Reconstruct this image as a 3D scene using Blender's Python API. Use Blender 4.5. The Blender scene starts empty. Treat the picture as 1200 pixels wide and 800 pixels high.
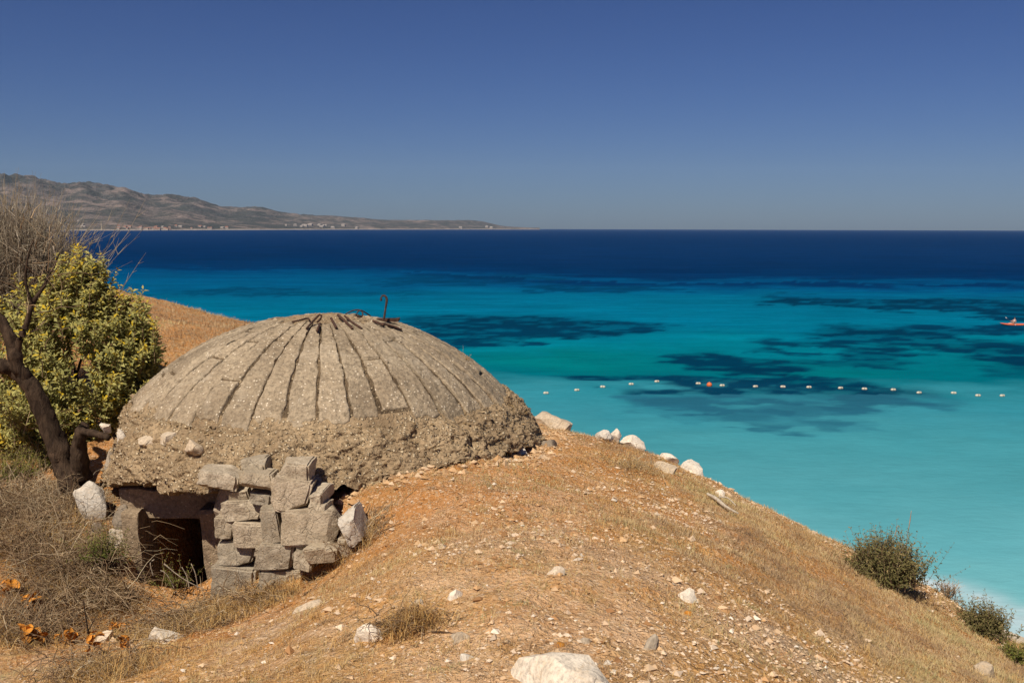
import bpy, bmesh, math, random
import numpy as np
from mathutils import Matrix, Vector, Euler

rng = np.random.default_rng(7)
random.seed(7)
S = bpy.context.scene
COL = S.collection
R_ = math.radians

# ------------------------------------------------------------------ camera
F = 1150.0                      # focal length in photo pixels (photo 1200 x 800)
CAMZ = 12.0                     # eye height above the sea
PITCH = math.atan((400 - 267.3) / F)
MR = Matrix.Rotation(math.pi / 2 - PITCH, 3, 'X') @ Matrix.Rotation(R_(0.16), 3, 'Z')
cam_data = bpy.data.cameras.new('camera')
cam = bpy.data.objects.new('camera', cam_data)
COL.objects.link(cam)
cam.matrix_world = Matrix.Translation((0, 0, CAMZ)) @ MR.to_4x4()
cam_data.sensor_width = 36
cam_data.lens = 36 * F / 1200
cam_data.clip_start = 0.05
cam_data.clip_end = 60000
S.camera = cam

# ------------------------------------------------------------------ world, sun, exposure
SUN_AZ = R_(207)      # compass-like angle from +Y, clockwise: behind the camera, a little to the left
SUN_EL = R_(54)
W = bpy.data.worlds.new('World'); S.world = W; W.use_nodes = True
nt = W.node_tree; nt.nodes.clear()
sky = nt.nodes.new('ShaderNodeTexSky'); sky.sky_type = 'NISHITA'; sky.sun_disc = False
sky.sun_elevation = SUN_EL; sky.sun_rotation = SUN_AZ
sky.altitude = 300; sky.air_density = 1.0; sky.dust_density = 0.35; sky.ozone_density = 3.0
hsv = nt.nodes.new('ShaderNodeMix'); hsv.data_type = 'RGBA'; hsv.blend_type = 'MULTIPLY'; hsv.inputs[0].default_value = 1.0; hsv.inputs[7].default_value = (.202, .27, .462, 1)   # deep clear-day blue, as through a polarising filter
gam = nt.nodes.new('ShaderNodeGamma'); gam.inputs[1].default_value = 1.3
bg = nt.nodes.new('ShaderNodeBackground'); bg.inputs['Strength'].default_value = 0.05
wo = nt.nodes.new('ShaderNodeOutputWorld')
nt.links.new(sky.outputs[0], gam.inputs[0]); nt.links.new(gam.outputs[0], hsv.inputs[6]); nt.links.new(hsv.outputs[2], bg.inputs[0]); nt.links.new(bg.outputs[0], wo.inputs[0])
sun_data = bpy.data.lights.new('sun', 'SUN'); sun_data.energy = 5.0; sun_data.angle = R_(0.53); sun_data.color = (1.0, 0.90, 0.75)
sun = bpy.data.objects.new('sun', sun_data); COL.objects.link(sun)
sdir = Vector((math.sin(SUN_AZ) * math.cos(SUN_EL), math.cos(SUN_AZ) * math.cos(SUN_EL), math.sin(SUN_EL)))
sun.rotation_euler = sdir.to_track_quat('Z', 'Y').to_euler()
sun.location = (-10, -20, 40)
S.view_settings.view_transform = 'Standard'; S.view_settings.look = 'None'
S.view_settings.exposure = 0.25; S.view_settings.gamma = 1.0; S.view_settings.use_curve_mapping = False

# ------------------------------------------------------------------ pixel helpers
MRn = np.array(MR)
def ray(px, py):
    d = MRn @ np.array([(px - 600) / F, -(py - 400) / F, -1.0])
    return d / d[1]
def P(px, py, Y):                      # photo pixel at a given distance ahead -> world point
    r = ray(px, py)
    return np.array([r[0] * Y, Y, CAMZ + r[2] * Y])
def proj(x, y, z):                     # world -> photo pixel (arrays)
    q = np.stack([x, y, z - CAMZ], -1) @ MRn
    return 600 - F * q[..., 0] / q[..., 2], 400 + F * q[..., 1] / q[..., 2]
def sea_point(px, py):
    r = ray(px, py); Y = -CAMZ / r[2]
    return np.array([r[0] * Y, Y, 0.0])

# ------------------------------------------------------------------ noise
def _h(i, j, k, s):
    n = (i.astype(np.int64) * 374761393 + j.astype(np.int64) * 668265263 + k.astype(np.int64) * 1274126177 + s * 974634777) & 0xffffffff
    n = ((n ^ (n >> 13)) * 1274126177) & 0xffffffff
    n = (n ^ (n >> 16)) & 0xffffff
    return n / float(0xffffff)
def vn(p, s=0):
    p = np.asarray(p, float); i = np.floor(p).astype(np.int64); f = p - i; f = f * f * (3 - 2 * f)
    out = 0
    for a in (0, 1):
        for b in (0, 1):
            for c in (0, 1):
                w = (f[..., 0] if a else 1 - f[..., 0]) * (f[..., 1] if b else 1 - f[..., 1]) * (f[..., 2] if c else 1 - f[..., 2])
                out = out + w * _h(i[..., 0] + a, i[..., 1] + b, i[..., 2] + c, s)
    return out * 2 - 1
def fbm(p, o=4, s=0, g=0.5):
    p = np.asarray(p, float); t = 0; a = 1.0; n = 0
    for k in range(o):
        t = t + a * vn(p * 2.03 ** k + 11.3 * k, s + k); n += a; a *= g
    return t / n
def sst(a, b, x):
    t = np.clip((x - a) / (b - a), 0, 1); return t * t * (3 - 2 * t)
def xyz(x, y, z=0.0):
    return np.stack(np.broadcast_arrays(x, y, z), -1).astype(float)

# ------------------------------------------------------------------ mesh helpers
def np_mesh(name, V, polys, mat=None, parent=None, smooth=True, tint=None, mats=None, mat_idx=None):
    me = bpy.data.meshes.new(name)
    V = np.asarray(V, np.float32).reshape(-1, 3)
    me.vertices.add(len(V)); me.vertices.foreach_set('co', V.ravel())
    polys = [np.asarray(p, np.int32) for p in polys if len(p)]
    sizes = np.concatenate([np.full(len(p), p.shape[1], np.int32) for p in polys])
    loops = np.concatenate([p.ravel() for p in polys])
    me.loops.add(len(loops)); me.loops.foreach_set('vertex_index', loops)
    me.polygons.add(len(sizes))
    st = np.concatenate([[0], np.cumsum(sizes)[:-1]]).astype(np.int32)
    me.polygons.foreach_set('loop_start', st); me.polygons.foreach_set('loop_total', sizes)
    me.polygons.foreach_set('use_smooth', np.full(len(sizes), smooth))
    for m in (mats or ([mat] if mat else [])): me.materials.append(m)
    if mat_idx is not None: me.polygons.foreach_set('material_index', np.asarray(mat_idx, np.int32))
    me.update(calc_edges=True)
    if tint is not None:
        t = np.asarray(tint, np.float32)
        if t.ndim == 1: t = np.stack([t, t, t], -1)
        t = np.concatenate([t, np.ones((len(t), 1), np.float32)], 1)
        a = me.attributes.new('tint', 'FLOAT_COLOR', 'POINT'); a.data.foreach_set('color', t.ravel())
    o = bpy.data.objects.new(name, me); COL.objects.link(o)
    if parent is not None: o.parent = parent
    return o
def thing(name, label, cat, loc=(0, 0, 0), group=None):
    o = bpy.data.objects.new(name, None); COL.objects.link(o); o.location = loc; o.empty_display_size = 0.1
    o['label'] = label; o['category'] = cat
    if group: o['group'] = group
    return o
def tag(o, label, cat, group=None):
    o['label'] = label; o['category'] = cat
    if group: o['group'] = group
    return o
def kind(o, k): o['kind'] = k; return o
def settle(o):                         # a mesh written in world coordinates under an Empty that stands elsewhere
    if o.parent is not None:
        o.matrix_parent_inverse = Matrix.Translation(-Vector(o.parent.location))
    return o
def grid_faces(nu, nv, wrap=False):
    a = np.arange(nu * nv).reshape(nu, nv)
    if wrap: a = np.concatenate([a, a[:1]], 0)
    return np.stack([a[:-1, :-1], a[1:, :-1], a[1:, 1:], a[:-1, 1:]], -1).reshape(-1, 4)
def tubes(paths, radii, sides=3):
    """paths (N,K,3), radii (N,K) -> verts, quads"""
    paths = np.asarray(paths, float); N, K, _ = paths.shape
    radii = np.broadcast_to(np.asarray(radii, float), (N, K))
    t = np.gradient(paths, axis=1); t /= np.linalg.norm(t, axis=2, keepdims=True) + 1e-9
    ref = np.where(np.abs(t[..., 2:3]) > 0.9, np.array([1., 0, 0]), np.array([0, 0, 1.]))
    a = np.cross(t, ref); a /= np.linalg.norm(a, axis=2, keepdims=True) + 1e-9
    b = np.cross(t, a)
    ang = np.arange(sides) * 2 * np.pi / sides
    V = paths[:, :, None, :] + radii[:, :, None, None] * (a[:, :, None, :] * np.cos(ang)[None, None, :, None] + b[:, :, None, :] * np.sin(ang)[None, None, :, None])
    idx = np.arange(N * K * sides).reshape(N, K, sides)
    nx = np.roll(idx, -1, axis=2)
    Fq = np.stack([idx[:, :-1], nx[:, :-1], nx[:, 1:], idx[:, 1:]], -1).reshape(-1, 4)
    return V.reshape(-1, 3), Fq
def smooth_path(pts, n):
    pts = np.asarray(pts, float); m = len(pts)
    d = np.concatenate([[0], np.cumsum(np.linalg.norm(np.diff(pts, axis=0), axis=1))])
    q = np.linspace(0, d[-1], n); i = np.clip(np.searchsorted(d, q) - 1, 0, m - 2)
    u = ((q - d[i]) / (d[i + 1] - d[i] + 1e-9))[:, None]
    p0 = pts[np.maximum(i - 1, 0)]; p1 = pts[i]; p2 = pts[i + 1]; p3 = pts[np.minimum(i + 2, m - 1)]
    return 0.5 * ((2 * p1) + (-p0 + p2) * u + (2 * p0 - 5 * p1 + 4 * p2 - p3) * u ** 2 + (-p0 + 3 * p1 - 3 * p2 + p3) * u ** 3)
def tube_obj(name, pts, r, mat, parent, n=14, sides=8, rough=0.0, seed=0):
    p = smooth_path(pts, n); rr = np.interp(np.linspace(0, 1, n), np.linspace(0, 1, len(r)), r)
    V, Q = tubes(p[None], rr[None], sides)
    if rough:
        c = np.repeat(p, sides, axis=0); d = V - c
        V = c + d * (1 + rough * fbm(V * 14, 3, seed)[:, None] + 0.6 * rough * fbm(V * np.array([45, 45, 9.]), 2, seed + 5)[:, None])
    caps = [np.arange(sides)[None, ::-1], (np.arange(sides) + (n - 1) * sides)[None]]
    return settle(np_mesh(name, V, [Q] + caps, mat, parent))
def leaves(B, D, N, L, Wd):
    """leaf blades: base B, direction D, normal N, length L, width Wd"""
    D = D / (np.linalg.norm(D, axis=1, keepdims=True) + 1e-9)
    Sd = np.cross(D, N); Sd /= np.linalg.norm(Sd, axis=1, keepdims=True) + 1e-9
    Nn = np.cross(Sd, D)
    L = L[:, None]; Wd = Wd[:, None]
    v0 = B; v1 = B + D * L * .45 + Sd * Wd * .5 + Nn * Wd * .22; v3 = B + D * L * .45 - Sd * Wd * .5 + Nn * Wd * .22
    v2 = B + D * L - Nn * L * .15
    V = np.stack([v0, v1, v2, v3], 1).reshape(-1, 3)
    i = np.arange(len(B))[:, None] * 4
    return V, np.concatenate([i + np.array([[0, 1, 2]]), i + np.array([[0, 2, 3]])])
def unit(v): return v / (np.linalg.norm(v, axis=-1, keepdims=True) + 1e-9)

# ------------------------------------------------------------------ materials
def new_mat(name):
    m = bpy.data.materials.new(name); m.use_nodes = True
    t = m.node_tree; t.nodes.clear()
    out = t.nodes.new('ShaderNodeOutputMaterial'); b = t.nodes.new('ShaderNodeBsdfPrincipled')
    t.links.new(b.outputs[0], out.inputs[0])
    return m, t, b
class NB:
    """tiny node builder"""
    def __init__(s, t): s.t = t
    def n(s, typ, ins=None, **kw):
        nd = s.t.nodes.new(typ)
        for k, v in kw.items(): setattr(nd, k, v)
        for k, v in (ins or {}).items(): s.set(nd.inputs[k], v)
        return nd
    def set(s, sock, v):
        if isinstance(v, bpy.types.NodeSocket): s.t.links.new(v, sock)
        elif isinstance(v, (tuple, list)) and len(v) == 3 and sock.type == 'RGBA': sock.default_value = (*v, 1)
        else: sock.default_value = v
    def coord(s): return s.n('ShaderNodeTexCoord').outputs['Object']
    def scale(s, v, xyz_): return s.n('ShaderNodeVectorMath', {0: v, 1: xyz_}, operation='MULTIPLY').outputs[0]
    def noise(s, sc, det=4, rough=.55, vec=None, dist=0.0):
        i = {'Scale': sc, 'Detail': det, 'Roughness': rough, 'Distortion': dist}
        if vec is not None: i['Vector'] = vec
        return s.n('ShaderNodeTexNoise', i).outputs[0]
    def vor(s, sc, vec=None, feature='F1', out='Distance', rnd=1.0):
        i = {'Scale': sc, 'Randomness': rnd}
        if vec is not None: i['Vector'] = vec
        return s.n('ShaderNodeTexVoronoi', i, feature=feature).outputs[out]
    def ramp(s, fac, stops):
        r = s.n('ShaderNodeValToRGB', {0: fac}); e = r.color_ramp.elements
        while len(e) > 1: e.remove(e[-1])
        e[0].position = stops[0][0]; c = stops[0][1]; e[0].color = (*c, 1) if isinstance(c, tuple) else (c, c, c, 1)
        for p, c in stops[1:]:
            q = e.new(p); q.color = (*c, 1) if isinstance(c, tuple) else (c, c, c, 1)
        return r.outputs[0]
    def mix(s, f, a, b, mode='MIX'):
        m = s.n('ShaderNodeMix', data_type='RGBA', blend_type=mode)
        s.set(m.inputs[0], f); s.set(m.inputs[6], a); s.set(m.inputs[7], b)
        return m.outputs[2]
    def math(s, op, a, b=0.0, clamp=False):
        m = s.n('ShaderNodeMath', operation=op, use_clamp=clamp); s.set(m.inputs[0], a); s.set(m.inputs[1], b); return m.outputs[0]
    def bump(s, h, st=.5, d=.02, nrm=None):
        i = {'Height': h, 'Strength': st, 'Distance': d}
        if nrm is not None: i['Normal'] = nrm
        return s.n('ShaderNodeBump', i).outputs[0]
    def attr(s, name='tint'): return s.n('ShaderNodeAttribute', attribute_name=name)

def mat_soil():
    m, t, b = new_mat('dry_soil'); k = NB(t); v = k.coord()
    big = k.noise(.55, 4, .6, v); mid = k.noise(2.6, 5, .6, v, .4); fine = k.noise(26, 5, .65, v); grit = k.vor(75, v, out='Color')
    base = k.mix(k.ramp(mid, [(.35, 0.), (.66, 1.)]), (.64, .325, .105), (.63, .40, .17))
    base = k.mix(k.ramp(big, [(.47, 0.), (.62, .85)]), base, (.50, .215, .07))
    base = k.mix(k.ramp(k.noise(1.1, 5, .65, v, .6), [(.5, 0.), (.64, .9)]), base, (.66, .47, .30))
    base = k.mix(k.ramp(k.noise(1.7, 6, .7, k.scale(v, (1, 1.3, 1)), .8), [(.53, 0.), (.66, .8)]), base, (.40, .28, .13))
    base = k.mix(k.ramp(k.noise(9, 5, .7, v), [(.34, .55), (.5, 0.)]), base, (.32, .155, .058))
    base = k.mix(k.ramp(fine, [(.3, .75), (.6, 0.)]), base, (.25, .12, .045))
    xx = k.math('ADD', k.n('ShaderNodeSeparateXYZ', {0: v}).outputs[0], k.math('MULTIPLY', k.noise(.9, 4, .6, v), 2.2))
    base = k.mix(k.math('MULTIPLY', k.ramp(k.math('DIVIDE', k.math('ADD', xx, 1.0), 5.0), [(.22, 0.), (.36, 1.), (.52, 1.), (.64, 0.)]), k.ramp(k.noise(3.5, 5, .65, v), [(.4, .15), (.6, .75)])), base, (.70, .46, .27))
    base = k.mix(k.math('MULTIPLY', k.ramp(k.math('DIVIDE', xx, 5.0), [(.5, 0.), (.62, 1.)]), k.ramp(k.noise(2.4, 5, .65, v), [(.4, .1), (.6, .7)])), base, (.46, .35, .19))
    yy = k.math('ADD', k.n('ShaderNodeSeparateXYZ', {0: v}).outputs[1], k.math('MULTIPLY', k.noise(1.3, 4, .6, v), 2.0))
    base = k.mix(k.math('MULTIPLY', k.ramp(k.math('DIVIDE', yy, 12.), [(.5, 0.), (.68, 1.)]), k.ramp(k.noise(4.5, 5, .65, v), [(.35, .85), (.62, .15)])), base, (.52, .225, .062))
    gm = k.ramp(k.n('ShaderNodeSeparateColor', {0: grit}).outputs[0], [(.8, 0.), (.9, .6)])
    base = k.mix(gm, base, (.70, .53, .36))
    # sand near the water
    z = k.n('ShaderNodeSeparateXYZ', {0: v}).outputs[2]
    base = k.mix(k.ramp(k.math('MULTIPLY', z, .5), [(.45, 1.), (.8, 0.)]), base, (.58, .49, .37))
    t.links.new(base, b.inputs['Base Color']); b.inputs['Roughness'].default_value = .95; b.inputs['Specular IOR Level'].default_value = .15
    h = k.math('ADD', k.math('MULTIPLY', fine, 1.0), k.math('MULTIPLY', k.noise(9, 5, .7, v), 1.6))
    t.links.new(k.bump(h, 1.0, .045), b.inputs['Normal'])
    return m
def mat_concrete(name, dark, light, peb, pebsc, cut, bump, bscale=1.0, piece=0.0):
    m, t, b = new_mat(name); k = NB(t); v = k.coord()
    n1 = k.noise(2.2, 5, .6, v); n2 = k.noise(30, 6, .7, v)
    base = k.mix(k.ramp(n1, [(.33, 0.), (.67, 1.)]), dark, light)
    base = k.mix(k.ramp(n2, [(.36, .7), (.58, 0.)]), base, tuple(c * .45 for c in dark))
    vc = k.n('ShaderNodeTexVoronoi', {'Scale': pebsc, 'Vector': v}); 
    rs = k.n('ShaderNodeSeparateColor', {0: vc.outputs['Color']}).outputs[0]
    inside = k.ramp(vc.outputs['Distance'], [(.28, 1.), (.45, 0.)])
    pm = k.math('MULTIPLY', k.ramp(rs, [(cut, 0.), (cut + .05, 1.)]), inside)
    base = k.mix(k.math('MULTIPLY', pm, .85), base, k.mix(rs, peb, tuple(min(.75, c * 1.35) for c in peb)))
    vc2 = k.n('ShaderNodeTexVoronoi', {'Scale': pebsc * 2.3, 'Vector': v})
    rs2 = k.n('ShaderNodeSeparateColor', {0: vc2.outputs['Color']}).outputs[1]
    base = k.mix(k.math('MULTIPLY', k.ramp(rs2, [(.8, 0.), (.85, .4)]), k.ramp(vc2.outputs['Distance'], [(.25, 1.), (.5, 0.)])), base, peb)
    if piece:
        info = k.n('ShaderNodeObjectInfo').outputs['Random']
        base = k.mix(piece, base, k.mix(1.0, base, k.ramp(info, [(0., .55), (1., 1.25)]), 'MULTIPLY'))
        base = k.mix(k.ramp(k.noise(14, 6, .75, v, .8), [(.56, 0.), (.66, .6)]), base, tuple(c * .42 for c in dark))
        base = k.mix(k.ramp(k.noise(3.2, 4, .6, v, .3), [(.56, 0.), (.7, .5)]), base, (.44, .37, .28))
    # lichen / stains
    st = k.noise(5.5, 6, .7, v, .5)
    base = k.mix(k.ramp(st, [(.58, 0.), (.72, .55)]), base, tuple(c * .5 for c in light))
    t.links.new(base, b.inputs['Base Color']); b.inputs['Roughness'].default_value = .92; b.inputs['Specular IOR Level'].default_value = .2
    h = k.math('ADD', k.math('MULTIPLY', k.math('MULTIPLY', inside, rs), .8 * bump), k.math('MULTIPLY', n2, 1.2))
    t.links.new(k.bump(h, .9, .012 * bscale), b.inputs['Normal'])
    return m
def mat_stone(name, dark, light, stain, sc=1.0, crack=.5):
    m, t, b = new_mat(name); k = NB(t); v = k.coord()
    info = k.n('ShaderNodeObjectInfo').outputs['Random']
    n1 = k.noise(9 * sc, 6, .65, v, .3); n2 = k.noise(70 * sc, 5, .65, v); n3 = k.noise(16 * sc, 5, .7, k.scale(v, (1, 1, 2.5)), 1.0)
    base = k.mix(k.ramp(n1, [(.32, 0.), (.66, 1.)]), dark, light)
    base = k.mix(k.math('MULTIPLY', info, .3), base, stain)
    base = k.mix(1.0, base, k.ramp(k.math('FRACT', k.math('MULTIPLY', info, 7.31)), [(0., (.74, .76, .78)), (.5, (1., .98, .94)), (1., (1.14, 1.12, 1.1))]), 'MULTIPLY')
    base = k.mix(k.ramp(n3, [(.52, 0.), (.7, .8)]), base, stain)
    base = k.mix(k.ramp(n2, [(.33, .6), (.55, 0.)]), base, tuple(c * .45 for c in dark))
    cr = k.ramp(k.vor(7 * sc, k.n('ShaderNodeMix', {0: .12, 4: v, 5: k.n('ShaderNodeTexNoise', {'Scale': 10., 'Vector': v}).outputs[1]}, data_type='VECTOR').outputs[1], feature='DISTANCE_TO_EDGE'), [(0., 1.), (.02, 0.)])
    cr = k.math('MULTIPLY', cr, k.ramp(k.noise(3.5 * sc, 2, .5, v), [(.5, 0.), (.6, 1.)]))
    base = k.mix(k.math('MULTIPLY', cr, crack), base, tuple(c * .25 for c in dark))
    t.links.new(base, b.inputs['Base Color']); b.inputs['Roughness'].default_value = .9; b.inputs['Specular IOR Level'].default_value = .2
    h = k.math('SUBTRACT', k.math('ADD', n1, k.math('MULTIPLY', n2, .45)), k.math('MULTIPLY', cr, .25))
    t.links.new(k.bump(h, .8, .02), b.inputs['Normal'])
    return m
def mat_tint(name, stops, rough=.8, transl=0.0, spec=.15, mul=True):
    """colour from the per-element random value in the tint attribute (r) with a light variation (g)"""
    m, t, b = new_mat(name); k = NB(t); a = k.attr()
    sp = k.n('ShaderNodeSeparateColor', {0: a.outputs['Color']})
    c = k.ramp(sp.outputs[0], stops)
    c = k.mix(1.0, c, k.ramp(sp.outputs[1], [(0., .7), (1., 1.0)]), 'MULTIPLY')
    t.links.new(c, b.inputs['Base Color']); b.inputs['Roughness'].default_value = rough; b.inputs['Specular IOR Level'].default_value = spec
    if transl:
        tr = t.nodes.new('ShaderNodeBsdfTranslucent'); t.links.new(c, tr.inputs[0])
        mx = t.nodes.new('ShaderNodeMixShader'); mx.inputs[0].default_value = transl
        t.links.new(b.outputs[0], mx.inputs[1]); t.links.new(tr.outputs[0], mx.inputs[2])
        t.links.new(mx.outputs[0], [n for n in t.nodes if n.type == 'OUTPUT_MATERIAL'][0].inputs[0])
    return m
def mat_bark(name, dark, light):
    m, t, b = new_mat(name); k = NB(t); v = k.coord()
    n1 = k.noise(22, 6, .7, k.scale(v, (1, 1, .35)), .6); n2 = k.noise(4, 4, .6, v)
    base = k.mix(k.ramp(n1, [(.38, 0.), (.64, 1.)]), dark, light)
    base = k.mix(k.ramp(n2, [(.4, .5), (.6, 0.)]), base, tuple(c * .5 for c in dark))
    t.links.new(base, b.inputs['Base Color']); b.inputs['Roughness'].default_value = .95; b.inputs['Specular IOR Level'].default_value = .1
    t.links.new(k.bump(n1, 1.0, .02), b.inputs['Normal'])
    return m
def mat_rust():
    m, t, b = new_mat('rusty_iron'); k = NB(t); v = k.coord()
    n = k.noise(60, 5, .7, v)
    t.links.new(k.ramp(n, [(.35, (.022, .011, .008)), (.55, (.06, .025, .013)), (.7, (.13, .055, .025))]), b.inputs['Base Color'])
    b.inputs['Roughness'].default_value = .9; t.links.new(k.bump(n, .6, .004), b.inputs['Normal'])
    return m
def mat_plain(name, c, rough=.6, var=.25, sc=8.0, spec=.3):
    m, t, b = new_mat(name); k = NB(t); n = k.noise(sc, 4, .6, k.coord())
    t.links.new(k.mix(k.ramp(n, [(.35, 0.), (.65, 1.)]), tuple(x * (1 - var) for x in c), c), b.inputs['Base Color'])
    b.inputs['Roughness'].default_value = rough; b.inputs['Specular IOR Level'].default_value = spec
    return m
def mat_sea():
    m, t, b = new_mat('sea_water'); k = NB(t); v = k.coord()
    a = k.attr('tint').outputs['Color']
    s1 = k.noise(.22, 5, .6, k.scale(v, (1, 2.2, 1)), .5); s2 = k.noise(1.3, 4, .6, k.scale(v, (1, 2.0, 1)), .4); s3 = k.noise(.03, 5, .6, k.scale(v, (.6, 1.5, 1)), .5)
    f = k.math('ADD', k.math('MULTIPLY', s1, .45), k.math('ADD', k.math('MULTIPLY', s2, .3), k.math('MULTIPLY', s3, .25)))
    s4 = k.noise(.09, 5, .65, k.scale(v, (.35, 1.2, 1)), .3)
    f = k.math('ADD', k.math('MULTIPLY', f, .62), k.math('MULTIPLY', s4, .38))
    far = k.ramp(k.math('DIVIDE', k.n('ShaderNodeSeparateXYZ', {0: v}).outputs[1], 400.), [(.09, .28), (.30, 1.)])
    mul = k.mix(far, (1., 1., 1.), k.ramp(f, [(.38, .72), (.5, 1.0), (.62, 1.3)]))
    c = k.mix(1.0, a, mul, 'MULTIPLY')
    t.links.new(c, b.inputs['Base Color'])
    df = t.nodes.new('ShaderNodeBsdfDiffuse'); gl = t.nodes.new('ShaderNodeBsdfGlossy'); mx = t.nodes.new('ShaderNodeMixShader'); mx.inputs[0].default_value = .008
    t.links.new(c, df.inputs[0]); gl.inputs['Roughness'].default_value = .25; gl.inputs[0].default_value = (.8, .9, 1, 1)
    t.links.new(df.outputs[0], mx.inputs[1]); t.links.new(gl.outputs[0], mx.inputs[2])
    t.links.new(mx.outputs[0], [n for n in t.nodes if n.type == 'OUTPUT_MATERIAL'][0].inputs[0])
    h = k.math('ADD', k.math('MULTIPLY', k.noise(.9, 5, .6, k.scale(v, (1, 1.8, 1)), .3), 1.0), k.math('MULTIPLY', k.noise(.16, 3, .5, k.scale(v, (1, 2, 1))), 2.0))
    bn = k.bump(h, .22, .3); t.links.new(bn, df.inputs['Normal']); t.links.new(bn, gl.inputs['Normal']); t.nodes.remove(b)
    return m
def mat_hills():
    m, t, b = new_mat('far_hillside'); k = NB(t); v = k.coord()
    n1 = k.noise(.0022, 6, .68, k.scale(v, (1.3, .8, 3)), .5); n2 = k.noise(.011, 6, .72, k.scale(v, (1.2, .6, 2))); n3 = k.noise(.03, 4, .7, k.scale(v, (1.2, .5, 2)))
    z = k.n('ShaderNodeSeparateXYZ', {0: v}).outputs[2]
    base = k.mix(k.ramp(n1, [(.42, 0.), (.6, 1.)]), (.07, .07, .068), (.225, .178, .158))
    base = k.mix(k.ramp(n2, [(.44, .85), (.56, 0.)]), base, (.05, .055, .05))
    base = k.mix(k.ramp(n3, [(.6, 0.), (.72, .45)]), base, (.30, .26, .22))
    shore = k.ramp(k.math('DIVIDE', k.math('ADD', z, k.math('MULTIPLY', k.noise(.004, 3, .6, v), 6.)), 14.), [(.45, 1.), (.65, 0.)])
    base = k.mix(shore, base, (.30, .265, .235))
    t.links.new(base, b.inputs['Base Color']); b.inputs['Roughness'].default_value = 1.0; b.inputs['Specular IOR Level'].default_value = 0.05
    t.links.new(k.bump(n2, 1.0, 40.), b.inputs['Normal'])
    return m

M_SOIL = mat_soil()
M_SLAB = mat_concrete('slab_concrete', (.275, .21, .14), (.43, .345, .24), (.54, .46, .35), 46, .84, .5, 1.0, .5)
M_RUBBLE = mat_concrete('rubble_concrete', (.285, .198, .115), (.48, .352, .212), (.53, .43, .29), 34, .62, 1.6, 2.2)
M_MORTAR = mat_concrete('joint_mortar', (.10, .068, .04), (.21, .15, .09), (.36, .28, .18), 40, .7, 1.6, 2.0)
M_FRAME = mat_concrete('frame_concrete', (.25, .18, .115), (.36, .27, .18), (.40, .32, .23), 60, .85, .3)
M_WSTONE = mat_stone('wall_stone', (.28, .23, .17), (.53, .46, .36), (.39, .30, .195), 1.0, .25)
M_WHITE = mat_stone('white_limestone', (.62, .55, .46), (.80, .75, .67), (.58, .43, .27), .7)
M_CREAM = mat_stone('cream_limestone', (.44, .36, .27), (.64, .55, .44), (.50, .34, .18), .8)
M_GREY = mat_stone('grey_rock', (.22, .18, .14), (.36, .30, .24), (.28, .20, .12))
M_ORANGE = mat_stone('orange_leaf', (.56, .22, .03), (.72, .31, .045), (.44, .20, .06), 2.0)
M_RUST = mat_rust()
M_BARK = mat_bark('dead_bark', (.035, .023, .016), (.115, .076, .05))
M_GREYWOOD = mat_bark('bleached_wood', (.30, .24, .18), (.50, .42, .33))
M_PALEWOOD = mat_bark('pale_stick', (.48, .40, .31), (.66, .58, .47))
M_SEA = mat_sea(); M_HILL = mat_hills()
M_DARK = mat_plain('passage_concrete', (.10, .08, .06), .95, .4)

# ------------------------------------------------------------------ ground shape
DC = np.array([-1.74, 9.0]); DZ = CAMZ - 1.95; DR = 2.309; DH = 1.155      # dome centre, base level, sphere radius, height
ctrl_px = [(640, 800, 3.6), (640, 700, 4.6), (640, 600, 6.4), (640, 545, 7.9), (650, 506, 9.5), (700, 512, 10), (760, 531, 9.8), (850, 573, 9.3),
           (930, 612, 8.8), (1000, 647, 8.4), (1100, 702, 8.0), (1200, 768, 7.6), (850, 650, 6.2), (850, 720, 4.9), (850, 800, 4.0),
           (1000, 720, 6.0), (1000, 800, 4.8), (1200, 800, 6.6), (420, 590, 6.9), (415, 645, 6.5), (270, 708, 6.6), (330, 690, 6.6), (390, 665, 6.6),
           (200, 705, 7.1), (110, 690, 7.0), (30, 605, 8.0), (60, 560, 8.6), (100, 520, 9.3), (20, 525, 9.5), (200, 760, 5.4), (200, 800, 4.7),
           (0, 800, 5.2), (0, 700, 6.8), (400, 800, 3.9), (400, 740, 4.6), (300, 740, 5.5), (500, 650, 5.2), (500, 585, 6.7), (470, 565, 7.0), (560, 541, 7.6),
           (610, 527, 8.4), (200, 420, 13), (230, 390, 15), (180, 359, 18), (280, 378, 18), (140, 352, 18), (100, 505, 10.2), (0, 485, 11), (130, 610, 7.7), (640, 508, 9.6), (398, 590, 7.02), (440, 569, 7.15), (480, 552, 7.3)]
ctrl = [P(*c) for c in ctrl_px] + [np.array(c, float) for c in [
    (-1.7, 11.6, 9.95), (0.2, 11.2, 9.75), (-1.0, 15, 10.0), (-8, 10, 10.2), (-8, 5, 9.9), (-8, 18, 10.9), (-14, 14, 11), (-14, 3, 10.4), (-4, 1, 10.2), (0, 0, 10.45), (3, 0, 9.9),
    (0, -5, 10.9), (-6, -5, 10.9), (4, -5, 10.2), (5, 3, 9.2), (7, -2, 9.0), (-1.7, 9, 9.9), (-14, 22, 11), (-1.15, 7.5, 10.16), (-.8, 7.7, 10.2)]]
ctrl = np.array(ctrl)
def _tps(r): return np.where(r > 1e-6, r * r * np.log(np.maximum(r, 1e-6)), 0)
_n = len(ctrl); _A = np.zeros((_n + 3, _n + 3)); _d = np.linalg.norm(ctrl[:, None, :2] - ctrl[None, :, :2], axis=2)
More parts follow.
